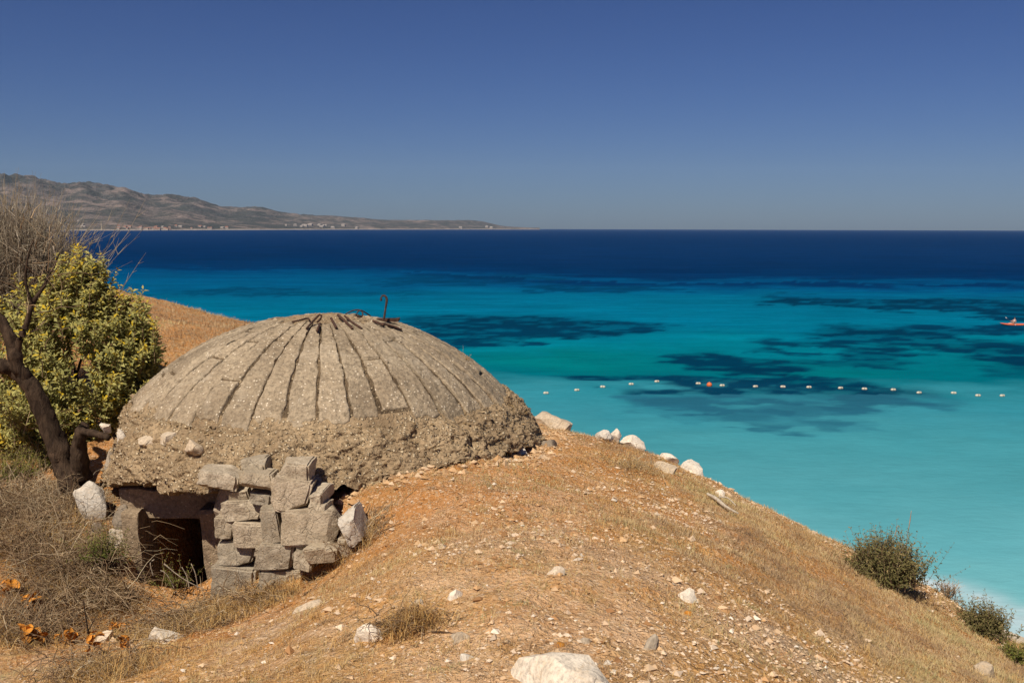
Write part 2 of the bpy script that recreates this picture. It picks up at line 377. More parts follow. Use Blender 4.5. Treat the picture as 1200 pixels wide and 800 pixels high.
_A[:_n, :_n] = _tps(_d) + np.eye(_n) * 0.02; _A[:_n, _n] = 1; _A[:_n, _n + 1:] = ctrl[:, :2]; _A[_n, :_n] = 1; _A[_n + 1:, :_n] = ctrl[:, :2].T
_w = np.linalg.solve(_A, np.concatenate([ctrl[:, 2], np.zeros(3)]))
def rbf(x, y):
    x = np.atleast_1d(np.asarray(x, float)); y = np.atleast_1d(np.asarray(y, float)); sh = x.shape; x = x.ravel(); y = y.ravel()
    o = np.zeros(len(x))
    for s in range(0, len(x), 40000):
        e = slice(s, s + 40000)
        r = np.sqrt((x[e, None] - ctrl[None, :, 0]) ** 2 + (y[e, None] - ctrl[None, :, 1]) ** 2)
        o[e] = _tps(r) @ _w[:_n] + _w[_n] + _w[_n + 1] * x[e] + _w[_n + 2] * y[e]
    return o.reshape(sh)
EDGE = np.array([(-60, 24), (-14, 22), (-6.5, 19), (-4.6, 18.2), (-2.4, 15.5), (-.6, 12.6), (.35, 10.9), (.95, 10.2), (2.0, 9.5), (2.9, 8.7), (4.0, 7.8), (6.2, 5.2), (8.5, 1), (10, -6), (14, -20), (18, -40)], float)
def edge_dist(x, y):
    """signed distance beyond the brow of the headland (positive outside) and the nearest point on it"""
    p = np.stack([x.ravel(), y.ravel()], 1); best = np.full(len(p), 1e9); q = np.zeros_like(p); sg = np.ones(len(p))
    for a, b in zip(EDGE[:-1], EDGE[1:]):
        d = b - a; t = np.clip(((p - a) @ d) / (d @ d), 0, 1); c = a + t[:, None] * d; r = np.linalg.norm(p - c, axis=1)
        s = d[0] * (p[:, 1] - a[1]) - d[1] * (p[:, 0] - a[0])
        u = r < best - 1e-9; best[u] = r[u]; q[u] = c[u]; sg[u] = np.sign(s[u])
    return (best * sg).reshape(x.shape), q.reshape(x.shape + (2,))
def ground(x, y, detail=True):
    x = np.asarray(x, float); y = np.asarray(y, float)
    s, q = edge_dist(x, y); out = s > 0
    z = rbf(np.where(out, q[..., 0], x), np.where(out, q[..., 1], y))
    so = np.maximum(s, 0)
    drop = np.where(so < 3, .42 * so + .11 * so ** 2, .42 * 3 + .99 + 1.08 * (so - 3))
    lum = fbm(xyz(x * .35, y * .35), 4, 3) * np.clip(so * .35, 0, 1.6)
    z = np.where(out, z - drop + lum, z)
    beach = np.clip(.07 * (21.6 - so), -3.0, .3)
    z = np.where(out, np.maximum(z, beach), z)
    if detail:
        z = z + .05 * fbm(xyz(x * .9, y * .9), 3, 21) + .032 * fbm(xyz(x * 4, y * 4), 3, 31) + .02 * fbm(xyz(x * 13, y * 13), 3, 41)
    # dug-out floor of the entrance
    m = sst(-2.98, -2.86, x) * (1 - sst(-2.2, -2.1, x)) * sst(7.2, 7.42, y) * (1 - sst(8.9, 9.0, y))
    return z * (1 - m) + np.minimum(z, CAMZ - 3.2) * m
def hit(px, py, y0=2.2, y1=24.0):
    r = ray(px, py); Y = np.linspace(y0, y1, 700); zr = CAMZ + r[2] * Y; zg = ground(r[0] * Y, Y)
    d = zr - zg; i = np.where(d < 0)[0]
    k = i[0] if len(i) else int(np.argmin(np.where(Y < 14, d, 9)))
    return np.array([r[0] * Y[k], Y[k], zg[k]])

def axis(segs):
    o = []
    for a, b, st in segs: o.append(np.arange(a, b, st))
    return np.concatenate(o + [[segs[-1][1]]])
gx = axis([(-60, -20, 2.0), (-20, -8, .4), (-8, 5.5, .05), (5.5, 10, .25), (10, 60, 1.2)])
gy = axis([(-30, 0, 1.5), (0, 2.4, .2), (2.4, 11, .045), (11, 20, .1), (20, 62, 1.2)])
GX, GY = np.meshgrid(gx, gy, indexing='ij')
GZ = ground(GX, GY)
hill = np_mesh('hillside', np.stack([GX, GY, GZ], -1), [grid_faces(len(gx), len(gy))], M_SOIL)
kind(hill, 'structure')

# ------------------------------------------------------------------ sea
def lin(r, g, b):
    f = lambda c: (c / 255 / 12.92) if c <= 10 else ((c / 255 + .055) / 1.055) ** 2.4
    return np.array([f(r), f(g), f(b)])
inv = np.linspace(1 / 22.0, 1 / 12400.0, 430)
rad = np.concatenate([[4.0, 12.0], 1 / inv])
ang = np.concatenate([np.linspace(-180, -36, 40)[:-1], np.linspace(-36, 36, 380), np.linspace(36, 180, 40)[1:-1]]) * np.pi / 180
AA, RR = np.meshgrid(ang, rad, indexing='ij')
sx = RR * np.sin(AA); sy = RR * np.cos(AA)
syy = np.maximum(sy, RR * .35)
su, sv = proj(sx, syy, np.zeros_like(sx))        # which photo pixel each bit of sea lies under
front = sy > 0
# wobble of the patch edges, in metres on the sea floor
wx = fbm(xyz(sx * .02, sy * .02), 5, 51); wy = fbm(xyz(sx * .025, sy * .025), 5, 57); wf = fbm(xyz(sx * .12, sy * .12), 5, 61)
wf2 = fbm(xyz(sx * .35, sy * .5), 4, 63)
persp = (np.clip(sv, 268, 900) - 267) / 200.0
uu = su + 70 * wx + 22 * wf; vv = sv + persp * (26 * wy + 16 * wf + 9 * wf2)
stops_v = [262, 272, 285, 300, 313, 317, 330, 350, 365, 385, 405, 430, 448, 468, 485, 520, 570, 640, 690, 760]
cols_v = [lin(20, 58, 102), lin(14, 56, 100), lin(7, 51, 94), lin(3, 48, 90), lin(2, 54, 97), lin(0, 76, 119), lin(0, 90, 130), lin(0, 106, 138), lin(0, 113, 142), lin(0, 118, 144), lin(0, 127, 144), lin(0, 116, 126), lin(0, 112, 124),
          lin(52, 146, 156), lin(62, 150, 160), lin(74, 158, 164), lin(86, 166, 171), lin(108, 184, 187), lin(126, 195, 194), lin(136, 198, 194)]
SEA_GAIN = 1.62
# the turquoise band starts nearer on the right: shift the lookup with distance from the left
sh = np.interp(uu, [0, 380, 620, 760, 900, 1200], [0, 0, -14, -18, -16, -20])
vq = np.where(vv < 352, np.where(vv > 262, vv + sh * sst(280, 300, vv) * (1 - sst(335, 352, vv)), vv), vv)
vq = vq + np.interp(su, [380, 650], [0, 1]) * 7 * np.clip(1 - abs(vq - 315) / 22, 0, 1) * np.sign(vq - 315) * -.9
cc = np.stack([np.interp(vq, stops_v, [c[i] for c in cols_v]) for i in range(3)], -1)
# seagrass beds: cx, cy, rx, ry, strength
beds = [(640, 384, 150, 14, 1.0), (560, 396, 90, 12, .9), (530, 378, 70, 10, .7), (740, 381, 62, 7, 1.0), (500, 398, 60, 14, .6), (690, 340, 90, 5, .6), (560, 330, 120, 6, .45),
        (865, 427, 70, 10, 1.0), (900, 440, 60, 9, .9), (980, 425, 70, 7, .7), (720, 452, 75, 8, 1.0), (830, 456, 110, 9, 1.0), (930, 455, 90, 7, .9), (1000, 462, 50, 5, .7), 
        (940, 404, 60, 5, .8), (1050, 398, 110, 12, .95), (1150, 389, 100, 7, 1.0), (1120, 412, 130, 9, .95), (1200, 424, 90, 13, .9), (1040, 412, 60, 8, .7), (1000, 390, 60, 5, .6),
        (990, 356, 90, 7, .95), (1100, 358, 130, 9, 1.0), (1190, 366, 60, 8, 1.0), (930, 350, 60, 4, .6), (1190, 440, 60, 8, .5),
        (300, 339, 110, 4.5, .5), (420, 342, 100, 4, .3), (860, 468, 140, 12, .95), (950, 474, 110, 15, .95), (900, 490, 90, 14, .7), (1030, 472, 70, 11, .55), (790, 478, 80, 10, .4), (960, 496, 70, 10, .35)]
gr = np.zeros_like(sx)
for cx, cy, rx, ry, st in beds:
    q = ((uu - cx) / rx) ** 2 + ((vv - cy) / ry) ** 2
    gr = np.maximum(gr, st * (1 - sst(.55, 1.25, q + .5 * wf + .8 * wf2)))
gr = gr * (.5 + .7 * sst(-.4, .2, fbm(xyz(sx * .45, sy * .6), 5, 71))); gr = np.clip(gr, 0, 1)
gcol = np.where((sv > 462)[..., None], lin(40, 104, 124), lin(1, 52, 80))
cc = cc * (1 - gr[..., None] * .93) + gcol * gr[..., None] * .93
# greener sand behind the buoys
gn = np.exp(-((uu - 660) / 130) ** 2 - ((vv - 428) / 16) ** 2) * .5 + np.exp(-((uu - 960) / 110) ** 2 - ((vv - 445) / 7) ** 2) * .35
cc = cc + (lin(0, 128, 122) - cc) * (gn * (1 - gr))[..., None]
# surf on the beach
sd, _ = edge_dist(sx, sy)
wv = fbm(xyz(sx * .25, sy * .25), 4, 81)
foam = np.exp(-((sd - 23.2 - 1.0 * wv) / 1.0) ** 2) * (.45 + .55 * sst(-.2, .4, fbm(xyz(sx * .9, sy * .9), 4, 83)))
foam = foam + .35 * (1 - sst(22.0, 24.4, sd))
foam = np.clip(  .8 * foam * (sd < 40), 0, .8)
cc = cc * (1 - foam[..., None]) + np.array([.80, .86, .84]) * foam[..., None]
cc = np.where(front[..., None], cc, lin(4, 46, 92)) / (SEA_GAIN * np.array([1.0, .93, .82]))
sea = np_mesh('sea', np.stack([sx, sy, np.zeros_like(sx)], -1), [grid_faces(len(ang), len(rad), True), np.arange(len(ang))[None, ::-1] * len(rad)], M_SEA, tint=cc.reshape(-1, 3))
kind(sea, 'structure')

# ------------------------------------------------------------------ far coast
prof = np.array([(-700, 150), (-420, 170), (-200, 188), (-80, 200), (0, 204.5), (36, 205.5), (57, 211), (80, 216), (108, 215), (127, 217), (150, 221), (178, 230), (199, 229), (227, 231), (248, 239), (266, 243), (305, 243), (331, 249),
                 (362, 252), (413, 255), (450, 258), (517, 258.5), (558, 258.5), (575, 262), (584, 264.6), (596, 266.0), (612, 266.7), (632, 268)])
fu = np.linspace(-700, 632, 520); ft = np.linspace(0, 1, 170)
FU, FT = np.meshgrid(fu, ft, indexing='ij')
shore = np.interp(FU, [-700, 0, 150, 300, 450, 560, 632], [2600, 2900, 3300, 4600, 6500, 8200, 9000]) * (1 + .015 * fbm(xyz(FU * .02, FU * 0), 3, 91))
deep = np.interp(FU, [-700, 100, 300, 560, 600, 632], [4200, 3800, 3400, 1800, 900, 500])
az = (FU - 600) / F
dist = shore + deep * FT
fx = dist * az; fy = dist
ridge = 1 - np.abs(fbm(xyz(fx * .0011, fy * .0011), 5, 95, .55)) * 1.9
body = sst(0, .75, FT) * (1 - .85 * sst(.8, 1, FT))
rid2 = 1 - np.abs(fbm(xyz(fx * .0032 + .4 * ridge, fy * .0022), 5, 96, .55)) * 2.2
spur = 1 - np.abs(fbm(xyz(fx * .006, fy * .0016), 4, 98, .5)) * 2.2
hh = body * (.50 + .40 * ridge + .22 * rid2 + .10 * spur) + .035 * fbm(xyz(fx * .009, fy * .009), 4, 97) * sst(.03, .2, FT)
hh = np.maximum(hh, 0) + .008 * sst(0, .05, FT)
angle = hh / dist
target = (267.5 + (FU[:, :1] - 600) * math.tan(R_(0.16)) - np.interp(FU[:, :1], prof[:, 0], prof[:, 1]))
target = np.maximum(target * (1 + .05 * fbm(xyz(FU[:, :1] * .12, FU[:, :1] * 0), 3, 99)), .4) / F
kk = (target * 1.0) / angle.max(axis=1, keepdims=True)
kk = np.convolve(np.pad(kk[:, 0], 4, mode='edge'), np.hanning(11)[1:-1] / np.hanning(11).sum(), 'valid')[:, None]
fz = hh * kk + CAMZ * sst(0, .1, FT) - 1.0 + 2.2 * sst(0, .02, FT)
coast = np_mesh('far_hills', np.stack([fx, fy, fz], -1), [grid_faces(len(fu), len(ft))], M_HILL)
kind(coast, 'structure')

M_HWALL = mat_plain('far_house_wall', (.34, .30, .27), .8, .2, .2)
M_HROOF = mat_plain('far_house_roof', (.34, .15, .10), .9, .3, .2)
def house_mesh(w, d, h):
    V = np.array([(-w, -d, -4), (w, -d, -4), (w, d, -4), (-w, d, -4), (-w, -d, h), (w, -d, h), (w, d, h), (-w, d, h),
                  (-w * 1.08, -d * 1.1, h), (w * 1.08, -d * 1.1, h), (w * 1.08, d * 1.1, h), (-w * 1.08, d * 1.1, h), (-w * .8, 0, h + d * .55), (w * .8, 0, h + d * .55)], float)
    q = [(0, 1, 5, 4), (1, 2, 6, 5), (2, 3, 7, 6), (3, 0, 4, 7), (8, 9, 13, 12), (10, 11, 12, 13), (8, 11, 10, 9)]
    return V, np.array(q), np.array([(9, 10, 13), (11, 8, 12)])
def coast_z(u, t):
    i = int(np.argmin(abs(fu - u))); j = int(np.argmin(abs(ft - t))); return np.array([fx[i, j], fy[i, j], fz[i, j]])
hrng = np.random.default_rng(5)
hs = [(138 + hrng.uniform(0, 70), hrng.uniform(.012, .05), 1) for _ in range(20)] + [(208 + hrng.uniform(0, 75), hrng.uniform(.012, .06), 1) for _ in range(10)] + \
     [(330 + hrng.uniform(0, 75), hrng.uniform(.02, .16), 0) for _ in range(14)] + [(82 + hrng.uniform(0, 20), hrng.uniform(.03, .12), 0) for _ in range(5)] + \
     [(169, .42, 0), (530 + 10, .05, 0), (575, .06, 0), (571, .1, 0), (420, .03, 0)]
for u, t, red in hs:
    p = coast_z(u, t); s = p[1] / 3300.0
    V, q, tr = house_mesh(hrng.uniform(3, 7) * s, hrng.uniform(3, 5) * s, hrng.uniform(3, 5.5) * s)
    o = np_mesh('house', V, [q, tr], smooth=False, mats=[M_HWALL, M_HROOF if (red and hrng.random() < .75) else M_HWALL], mat_idx=[0, 0, 0, 0, 1, 1, 1, 1, 1])
    o.location = p; o.rotation_euler.z = hrng.uniform(-.5, .5)
    if red: tag(o, 'tiny house in the red-roofed village along the far shoreline', 'house', 'village houses on the far shore')
    else: tag(o, 'tiny pale house scattered on the far coast away from the village', 'house', 'scattered houses on the far coast')

# ------------------------------------------------------------------ bunker
bunker = thing('bunker', 'weathered concrete dome bunker half buried in the dry slope', 'bunker', (DC[0], DC[1], DZ))
BL = Vector((DC[0], DC[1], DZ))
def zb(th):      # lower edge of the rubble collar round the dome; th from the camera side, negative to the left
    d = (np.degrees(th) + 180) % 360 - 180
    return np.interp(d, [-180, -120, -90, -65, -45, -25, -8, 10, 30, 50, 70, 90, 130, 180], [-.25, -.4, -.36, -.2, -.06, -.015, 0, .03, .10, .13, .08, -.02, -.2, -.25])
nth, nr = 860, 210
TH = np.linspace(-np.pi, np.pi, nth, endpoint=False); T = np.concatenate([np.linspace(0, .56, 70, endpoint=False), np.linspace(.56, .9, 120, endpoint=False), np.linspace(.9, 1, 20)])
TT, UU = np.meshgrid(TH, T, indexing='ij')
phi = UU / .58 * .83
rs = (DR - .010) * np.sin(np.minimum(phi, .83)); zs = (DR - .010) * np.cos(np.minimum(phi, .83)) - (DR - DH)
low = zb(TT)
v = np.clip((UU - .58) / .28, 0, 1)                      # collar
rc = np.interp(v, [0, .12, .35, .6, .85, 1], [1.675, 1.74, 1.865, 1.955, 2.02, 2.03])
zc0 = np.interp(v, [0, .12, .35, .6, .85, 1], [.43, .42, .30, .17, .05, .0])
zc = np.where(v < 1, .43 + (zc0 - .43) * (.43 - low) / .43, low)
w = np.clip((UU - .86) / .14, 0, 1)                      # underside
ru = 2.03 - .45 * w; zu = low - .05 * np.sin(w * np.pi) + .06 * w
rr_ = np.where(UU < .58, rs, np.where(UU < .86, rc, ru)); zz_ = np.where(UU < .58, zs, np.where(UU < .86, zc, zu))
rr_ = rr_ * (1 - .065 * np.exp(-((np.degrees(TT) + 88) / 40) ** 2) * sst(.5, .75, UU))
X = rr_ * np.sin(TT); Y = -rr_ * np.cos(TT); Z = zz_
n3 = np.stack([X, Y, Z], -1)
amp = np.where(UU < .58, .006, .035 + .03 * v); top = 1 - sst(.0, .5, rr_)
dn = fbm(n3 * 9, 4, 101) * amp + fbm(n3 * 3, 3, 103) * np.where(UU < .58, .004, .045) + (fbm(n3 * 7, 4, 105) * .05 + .012) * top
dn = dn + np.where(UU > .58, np.maximum(0, fbm(n3 * 26, 2, 107)) * .03 + .016 * fbm(n3 * 48, 2, 117) + .010 * np.maximum(0, vn(n3 * 75, 119)) + np.abs(fbm(n3 * 5.5, 4, 109)) * .06 - .02, fbm(n3 * 30, 2, 107) * .006)
crack = np.exp(-((np.degrees(TT) - 47 - 2 * fbm(xyz(Z * 8, 0, 0), 3, 5)) / .55) ** 2) * (UU > .5)
dn = dn - crack * .07
nr_ = n3 + np.array([0, 0, DR - DH]) ; nr_ = unit(np.where((UU < .58)[..., None], nr_, np.stack([X, Y, .7 * np.ones_like(Z)], -1) / np.array([1.0, 1.0, 1.0])))
V3 = n3 + nr_ * dn[..., None]
V3[..., 2] += np.where(UU > .8, .13 * fbm(xyz(TT * 9, 0 * TT, 3 + 0 * TT), 5, 111, .65) * sst(.8, .87, UU), 0)
gf = grid_faces(nth, nr, True); in_cap = (UU.ravel()[gf].mean(1) < .535) & (rr_.ravel()[gf].mean(1) > .46)
np_mesh('dome_shell', V3, [gf], None, bunker, mats=[M_RUBBLE, M_MORTAR], mat_idx=in_cap.astype(np.int32))
# staves of precast concrete, each a slab of its own
NS = 40
brng = np.random.default_rng(12)
def slab(th0, th1, ph0, ph1, seed, lift):
    nu, nv = 19, 110
    e = .10
    us = np.concatenate([[-1, -.985, -.94], np.linspace(-.85, .85, 13), [.94, .985, 1.0]]); vs = np.linspace(0, 1, nv)
    U_, V_ = np.meshgrid(us, vs, indexing='ij')
    last = ph1 > .76
    ph1_ = ph1 + (.026 * fbm(xyz(us * 2.2 + seed, 0, 0), 3, seed + 1)[:, None] if last else 0)
    ph = ph0 + (ph1_ - ph0) * V_
    c = (th0 + th1) / 2; hw = (th1 - th0) / 2
    jit = fbm(xyz(ph * 24, np.sign(U_) * 3, seed), 3, seed) * .0065 / np.maximum(np.sin(ph), .25)
    th = c + U_ * hw + jit * np.sign(U_) * (np.abs(U_) > .93)
    ph = ph + np.where(V_ < .01, .02 * fbm(xyz(U_ * 1.5, seed, 9), 2, seed + 2), 0)
    rr = DR + lift + np.where(np.abs(U_) > .99, -.04, np.where(np.abs(U_) > .97, .001, .009)) 
    rr = rr - np.where((V_ > .99) | (V_ < .01), .035, 0) - (.016 * sst(.86, 1.0, V_) if last else 0)
    pp = np.stack([np.sin(ph) * np.sin(th), -np.sin(ph) * np.cos(th), np.cos(ph)], -1)
    rr = rr + (.006 * fbm(pp * 18, 3, 121) + .008 * fbm(pp * 60, 2, 123) + .005 * fbm(pp * 150, 2, 129)) * (np.abs(U_) < .99) - .012 * np.maximum(0, fbm(pp * 12, 4, 125) - .22) - .016 * (np.abs(U_) > .9) * sst(.1, .5, fbm(pp * 22, 3, 127))
    out = pp * rr[..., None]; out[..., 2] -= DR - DH
    return out, nu, nv
for i in range(NS):
    t0 = (i / NS) * 2 * np.pi - np.pi; dt = 2 * np.pi / NS
    ga, gb = brng.uniform(.015, .055), brng.uniform(.015, .055)
    if np.degrees(t0) > 12 and np.degrees(t0) < 120: ga, gb = (brng.uniform(.03, .075), brng.uniform(.03, .075)) if t0 < .75 else (brng.uniform(.07, .12), brng.uniform(.07, .12))
    elif np.degrees(t0) > -15: ga, gb = brng.uniform(.02, .05), brng.uniform(.02, .05)
    else: ga, gb = ga * .7, gb * .7
    if i in (22, 25, 17): gb = .11
    ph0 = .165 + brng.uniform(0, .05); tdeg = np.degrees(t0 + dt / 2); ph1 = .815 + .075 * math.exp(-((tdeg - 70) / 32) ** 2) + brng.uniform(-.05, .03)
    if i in (23,): ph1 = .76
    cuts = [ph0, ph1]
    if brng.random() < .55: cuts = [ph0, ph0 + (ph1 - ph0) * brng.uniform(.2, .8), ph1]
    for a, b in zip(cuts[:-1], cuts[1:]):
        g = .0032 if len(cuts) > 2 else 0
        pts, nu, nv = slab(t0 + dt * ga, t0 + dt * (1 - gb), a + g, b - g, i * 7 + 3, brng.uniform(-.006, .006))
        np_mesh('slab', pts, [grid_faces(nu, nv)[:, ::-1]], M_SLAB, bunker)
def box_obj(name, lo, hi, mat, parent, rough=.012, seed=1, n=10, skew=None):
    bm = bmesh.new(); bmesh.ops.create_cube(bm, size=1)
    bmesh.ops.bevel(bm, geom=bm.edges[:], offset=.03, segments=1, affect='EDGES')
    bmesh.ops.subdivide_edges(bm, edges=bm.edges[:], cuts=n // 2, use_grid_fill=True)
    lo = np.array(lo); hi = np.array(hi)
    co = np.array([v.co for v in bm.verts]); q = lo + (co + .5) * (hi - lo)
    q += np.stack([fbm(q * 9, 4, seed + k) for k in range(3)], -1) * rough * 2
    if skew is not None: q = skew(q)
    for v_, c in zip(bm.verts, q): v_.co = c
    me = bpy.data.meshes.new(name); bm.to_mesh(me); bm.free(); me.materials.append(mat)
    o = bpy.data.objects.new(name, me); COL.objects.link(o)
    if parent is not None: o.parent = parent; settle(o)
    return o
def pbox(name, x0, y0, x1, y1, Yf, depth, mat, parent, **k):      # box whose front face fills a photo rectangle at distance Yf
    a = P(x0, y1, Yf); b = P(x1, y0, Yf)
    return box_obj(name, (a[0], Yf, a[2]), (b[0], Yf + depth, b[2]), mat, parent, **k)
def lean(q):
    t = (q[:, 2] - q[:, 2].min()) / np.ptp(q[:, 2]); q[:, 0] += .07 * (1 - t); return q
def taper(q):
    t = (q[:, 2] - q[:, 2].min()) / np.ptp(q[:, 2]); q[:, 0] += .05 * (1 - t) * (q[:, 0] < q[:, 0].mean()); return q
pbox('lintel', 140, 574, 258, 607, 7.64, .22, M_FRAME, bunker, seed=4)
pbox('door_jamb', 145, 602, 160, 725, 7.46, .36, M_FRAME, bunker, seed=14, skew=lean)
pbox('door_jamb', 238, 598, 257, 725, 7.44, .45, M_FRAME, bunker, seed=24, skew=taper)
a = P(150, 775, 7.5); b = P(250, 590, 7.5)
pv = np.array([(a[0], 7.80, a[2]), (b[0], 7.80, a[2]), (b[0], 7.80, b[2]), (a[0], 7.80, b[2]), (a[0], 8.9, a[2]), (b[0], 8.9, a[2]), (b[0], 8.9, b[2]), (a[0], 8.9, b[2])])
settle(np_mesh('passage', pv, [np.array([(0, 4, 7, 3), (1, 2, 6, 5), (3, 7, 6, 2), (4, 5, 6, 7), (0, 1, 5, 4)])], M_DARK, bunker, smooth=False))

def on_dome(px, py, off=.02):
    d = ray(px, py); o = np.array([0, 0, CAMZ]); c = np.array([DC[0], DC[1], DZ - (DR - DH)]); r = DR + off
    d = d / np.linalg.norm(d); oc = o - c; bq = oc @ d; q = bq * bq - (oc @ oc - r * r)
    if q < 0: return o + d * (-bq)
    return o + d * (-bq - math.sqrt(q))
def bar(name, pts, r=.009, off=.025): return tube_obj(name, [on_dome(*p, off) if len(p) == 2 else P(*p) for p in pts], [r, r], M_RUST, bunker, n=22, sides=7, rough=.25)
bar('rebar_hook', [(450, 374, 8.9), (451.5, 364, 8.9), (453.3, 352, 8.9), (452, 347.4, 8.9), (449, 346.2, 8.9), (446.6, 348.5, 8.9), (446.6, 352.5, 8.9)], .0095)
bar('rebar', [(342, 377), (352, 375), (360, 373, 8.75), (363, 375)], .008)
bar('rebar', [(359, 385), (367, 376, 8.5), (374, 369, 8.55), (376.5, 369.5, 8.55), (376, 373, 8.55), (371.5, 377.5)], .009)
bar('rebar', [(371.5, 388), (375, 379)], .010); bar('rebar', [(388, 373), (394, 384)], .012)
bar('rebar', [(396, 369), (404, 376), (413, 385)], .012); bar('rebar', [(404, 370), (412, 377), (424, 385)], .011)
bar('rebar_loop', [(405, 368, 8.8), (412, 364.5, 8.85), (420, 363, 8.9), (425, 366, 8.9), (424, 371, 8.85), (419, 371.5, 8.8), (418, 367, 8.8), (423, 363.5, 8.8), (434, 370, 8.9)], .0065)
bar('rebar', [(448, 379), (460, 382), (471, 386)], .010); bar('rebar', [(437, 376), (450, 381)], .012)
box_obj('rust_plate', P(441, 377, 8.95), P(467, 373.5, 8.95) + np.array([0, .1, 0]), M_RUST, bunker, rough=.006)

# ------------------------------------------------------------------ rocks
def rock_verts(seed, sx, sy, sz, sub=3, cuts=9, rough=.05, boxy=.0):
    rr = np.random.default_rng(seed)
    bm = bmesh.new(); bmesh.ops.create_icosphere(bm, subdivisions=sub, radius=1.0)
    if boxy > .9:
        bm.free(); bm = bmesh.new(); bmesh.ops.create_cube(bm, size=2.0)
        bmesh.ops.bevel(bm, geom=bm.edges[:], offset=.13, segments=2, affect='EDGES'); bmesh.ops.subdivide_edges(bm, edges=[e for e in bm.edges if e.calc_length() > .5], cuts=7, use_grid_fill=True)
        bmesh.ops.triangulate(bm, faces=bm.faces[:])
    co = np.array([v.co for v in bm.verts]); fa = np.array([[v.index for v in f.verts] for f in bm.faces]); bm.free()
    if boxy > .9:
        jit_ = rr.uniform(-.13, .13, 6)
        co[:, 0] += jit_[0] * co[:, 2] + jit_[1] * co[:, 2] * co[:, 0]; co[:, 2] += jit_[2] * co[:, 0] + .6 * jit_[3] * co[:, 0] * co[:, 2]; co[:, 1] += jit_[4] * co[:, 2] + jit_[5] * co[:, 0]
    elif boxy:
        m = np.abs(co).max(axis=1, keepdims=True); co = co * (1 - boxy) + co / m * .86 * boxy
    nrm = unit(rr.normal(size=(cuts, 3)))
    for n in nrm:
        d = co @ n; lim = rr.uniform(.42, .85) if boxy < .9 else rr.uniform(.95, 1.3); ex = np.maximum(d - lim, 0); co = co - ex[:, None] * n
    co = co * (1 + rough * fbm(co * 2.2 + seed, 4, seed)[:, None] * 2 + .4 * rough * fbm(co * 7 + seed, 3, seed + 9)[:, None])
    co = co / np.abs(co).max(axis=0)
    return co * np.array([sx, sy, sz]) * .5, fa
def rock_at(name, c, size, mat, seed, rot=(0, 0, 0), parent=None, sub=3, boxy=0.0, rough=.05, cuts=11):
    V, fa = rock_verts(seed, *size, sub=sub, boxy=boxy, rough=rough, cuts=cuts)
    V = V @ np.array(Euler(rot).to_matrix()).T
    o = np_mesh(name, V, [fa], mat, smooth=False); o.location = c
    if parent is not None: o.parent = parent; settle(o)
    me = o.data
    me.polygons.foreach_set('use_smooth', np.ones(len(me.polygons), bool))
    try: me.set_sharp_from_angle(angle=R_(28))
    except Exception: pass
    return o
def rock(x0, y0, x1, y1, label, mat, seed, tilt=0.0, depth=1.0, boxy=0.0, Y=None, name='rock', cat='rock', sink=.26, group=None, rough=.09, cuts=9):
    cx = (x0 + x1) / 2
    p = hit(cx, y1 - (y1 - y0) * sink) if Y is None else P(cx, y1, Y)
    s = p[1] / F; w_ = (x1 - x0) * s * (1.22 if Y is None else 1.0); h_ = (y1 - y0) * s
    hz = h_ * (2.1 if Y is None else 1.1); cy_ = p[1] + w_ * depth * .28; c = (P(cx, y0, cy_)[0], cy_, P(cx, y0, cy_)[2] - hz * .5)
    o = rock_at(name, c, (w_, w_ * depth, hz), mat, seed, (0, tilt, (seed * 1.7) % .5 - .25), boxy=boxy, rough=rough, cuts=cuts)
    return tag(o, label, cat, group)

# dry stone wall beside the entrance: px boxes of its stones
wall = thing('stone_wall', 'rough dry stone wall piled beside the dark bunker entrance', 'stone wall', tuple(P(325, 690, 7.0)))
ws = [(228, 553, 279, 576, .1, 7.0), (280, 539, 312, 556, -.05, 7.06), (279, 554, 322, 575, .05, 7.0), (266, 571, 293, 588, .1, 7.05), (326, 541, 364, 568, .03, 7.0),
      (313, 562, 364, 601, .25, 6.92), (255, 586, 315, 612, -.05, 7.0), (250, 605, 274, 632, .1, 6.98), (272, 612, 313, 642, .15, 6.94), (303, 594, 328, 638, -.25, 6.92),
      (328, 597, 400, 641, .02, 6.85), (250, 634, 301, 664, .0, 6.98), (299, 634, 348, 670, .1, 6.9), (354, 639, 397, 660, -.06, 6.82), (248, 661, 302, 700, .05, 6.95),
      (300, 667, 348, 692, -.05, 6.9), (343, 649, 368, 669, .2, 6.86), (289, 578, 316, 592, .1, 7.04), (243, 690, 300, 715, 0, 6.98), (296, 686, 345, 712, 0, 6.92), (400, 601, 424, 642, -.45, 6.8)]
ws += [(312, 596, 332, 606, .1, 7.0), (270, 602, 292, 614, -.1, 7.06), (296, 640, 308, 652, .3, 7.0), (362, 590, 384, 602, .1, 6.95), (318, 580, 330, 596, .2, 7.05), (346, 636, 360, 650, -.1, 6.95), (288, 590, 304, 600, .1, 7.06), (364, 575, 382, 592, -.1, 7.0), (392, 632, 412, 652, .2, 6.9), (336, 668, 360, 684, .1, 6.9)]
for i, (x0, y0, x1, y1, tl, Yf) in enumerate(ws):
    Yf = Yf - .16 - .10 * ((x0 + x1) / 2 > 300) - .08 * (x0 > 340); p = P((x0 + x1) / 2, (y0 + y1) / 2, Yf); s = Yf / F
    dp = .30 + .06 * math.sin(i * 2.3)
    o = rock_at('stone', (p[0], p[1] + dp * .38, p[2]), ((x1 - x0) * s * 1.03, dp, (y1 - y0) * s * 1.08), M_WHITE if i == 20 else M_WSTONE, 300 + i * 3, (0.05 * math.sin(i * 5), tl * (1 if i == 20 else .55), .12 * math.sin(i * 3.1)), wall, boxy=.985, rough=.035, cuts=3)
    if i == 20: o['label'] = 'white slab leaning at the end of the wall'
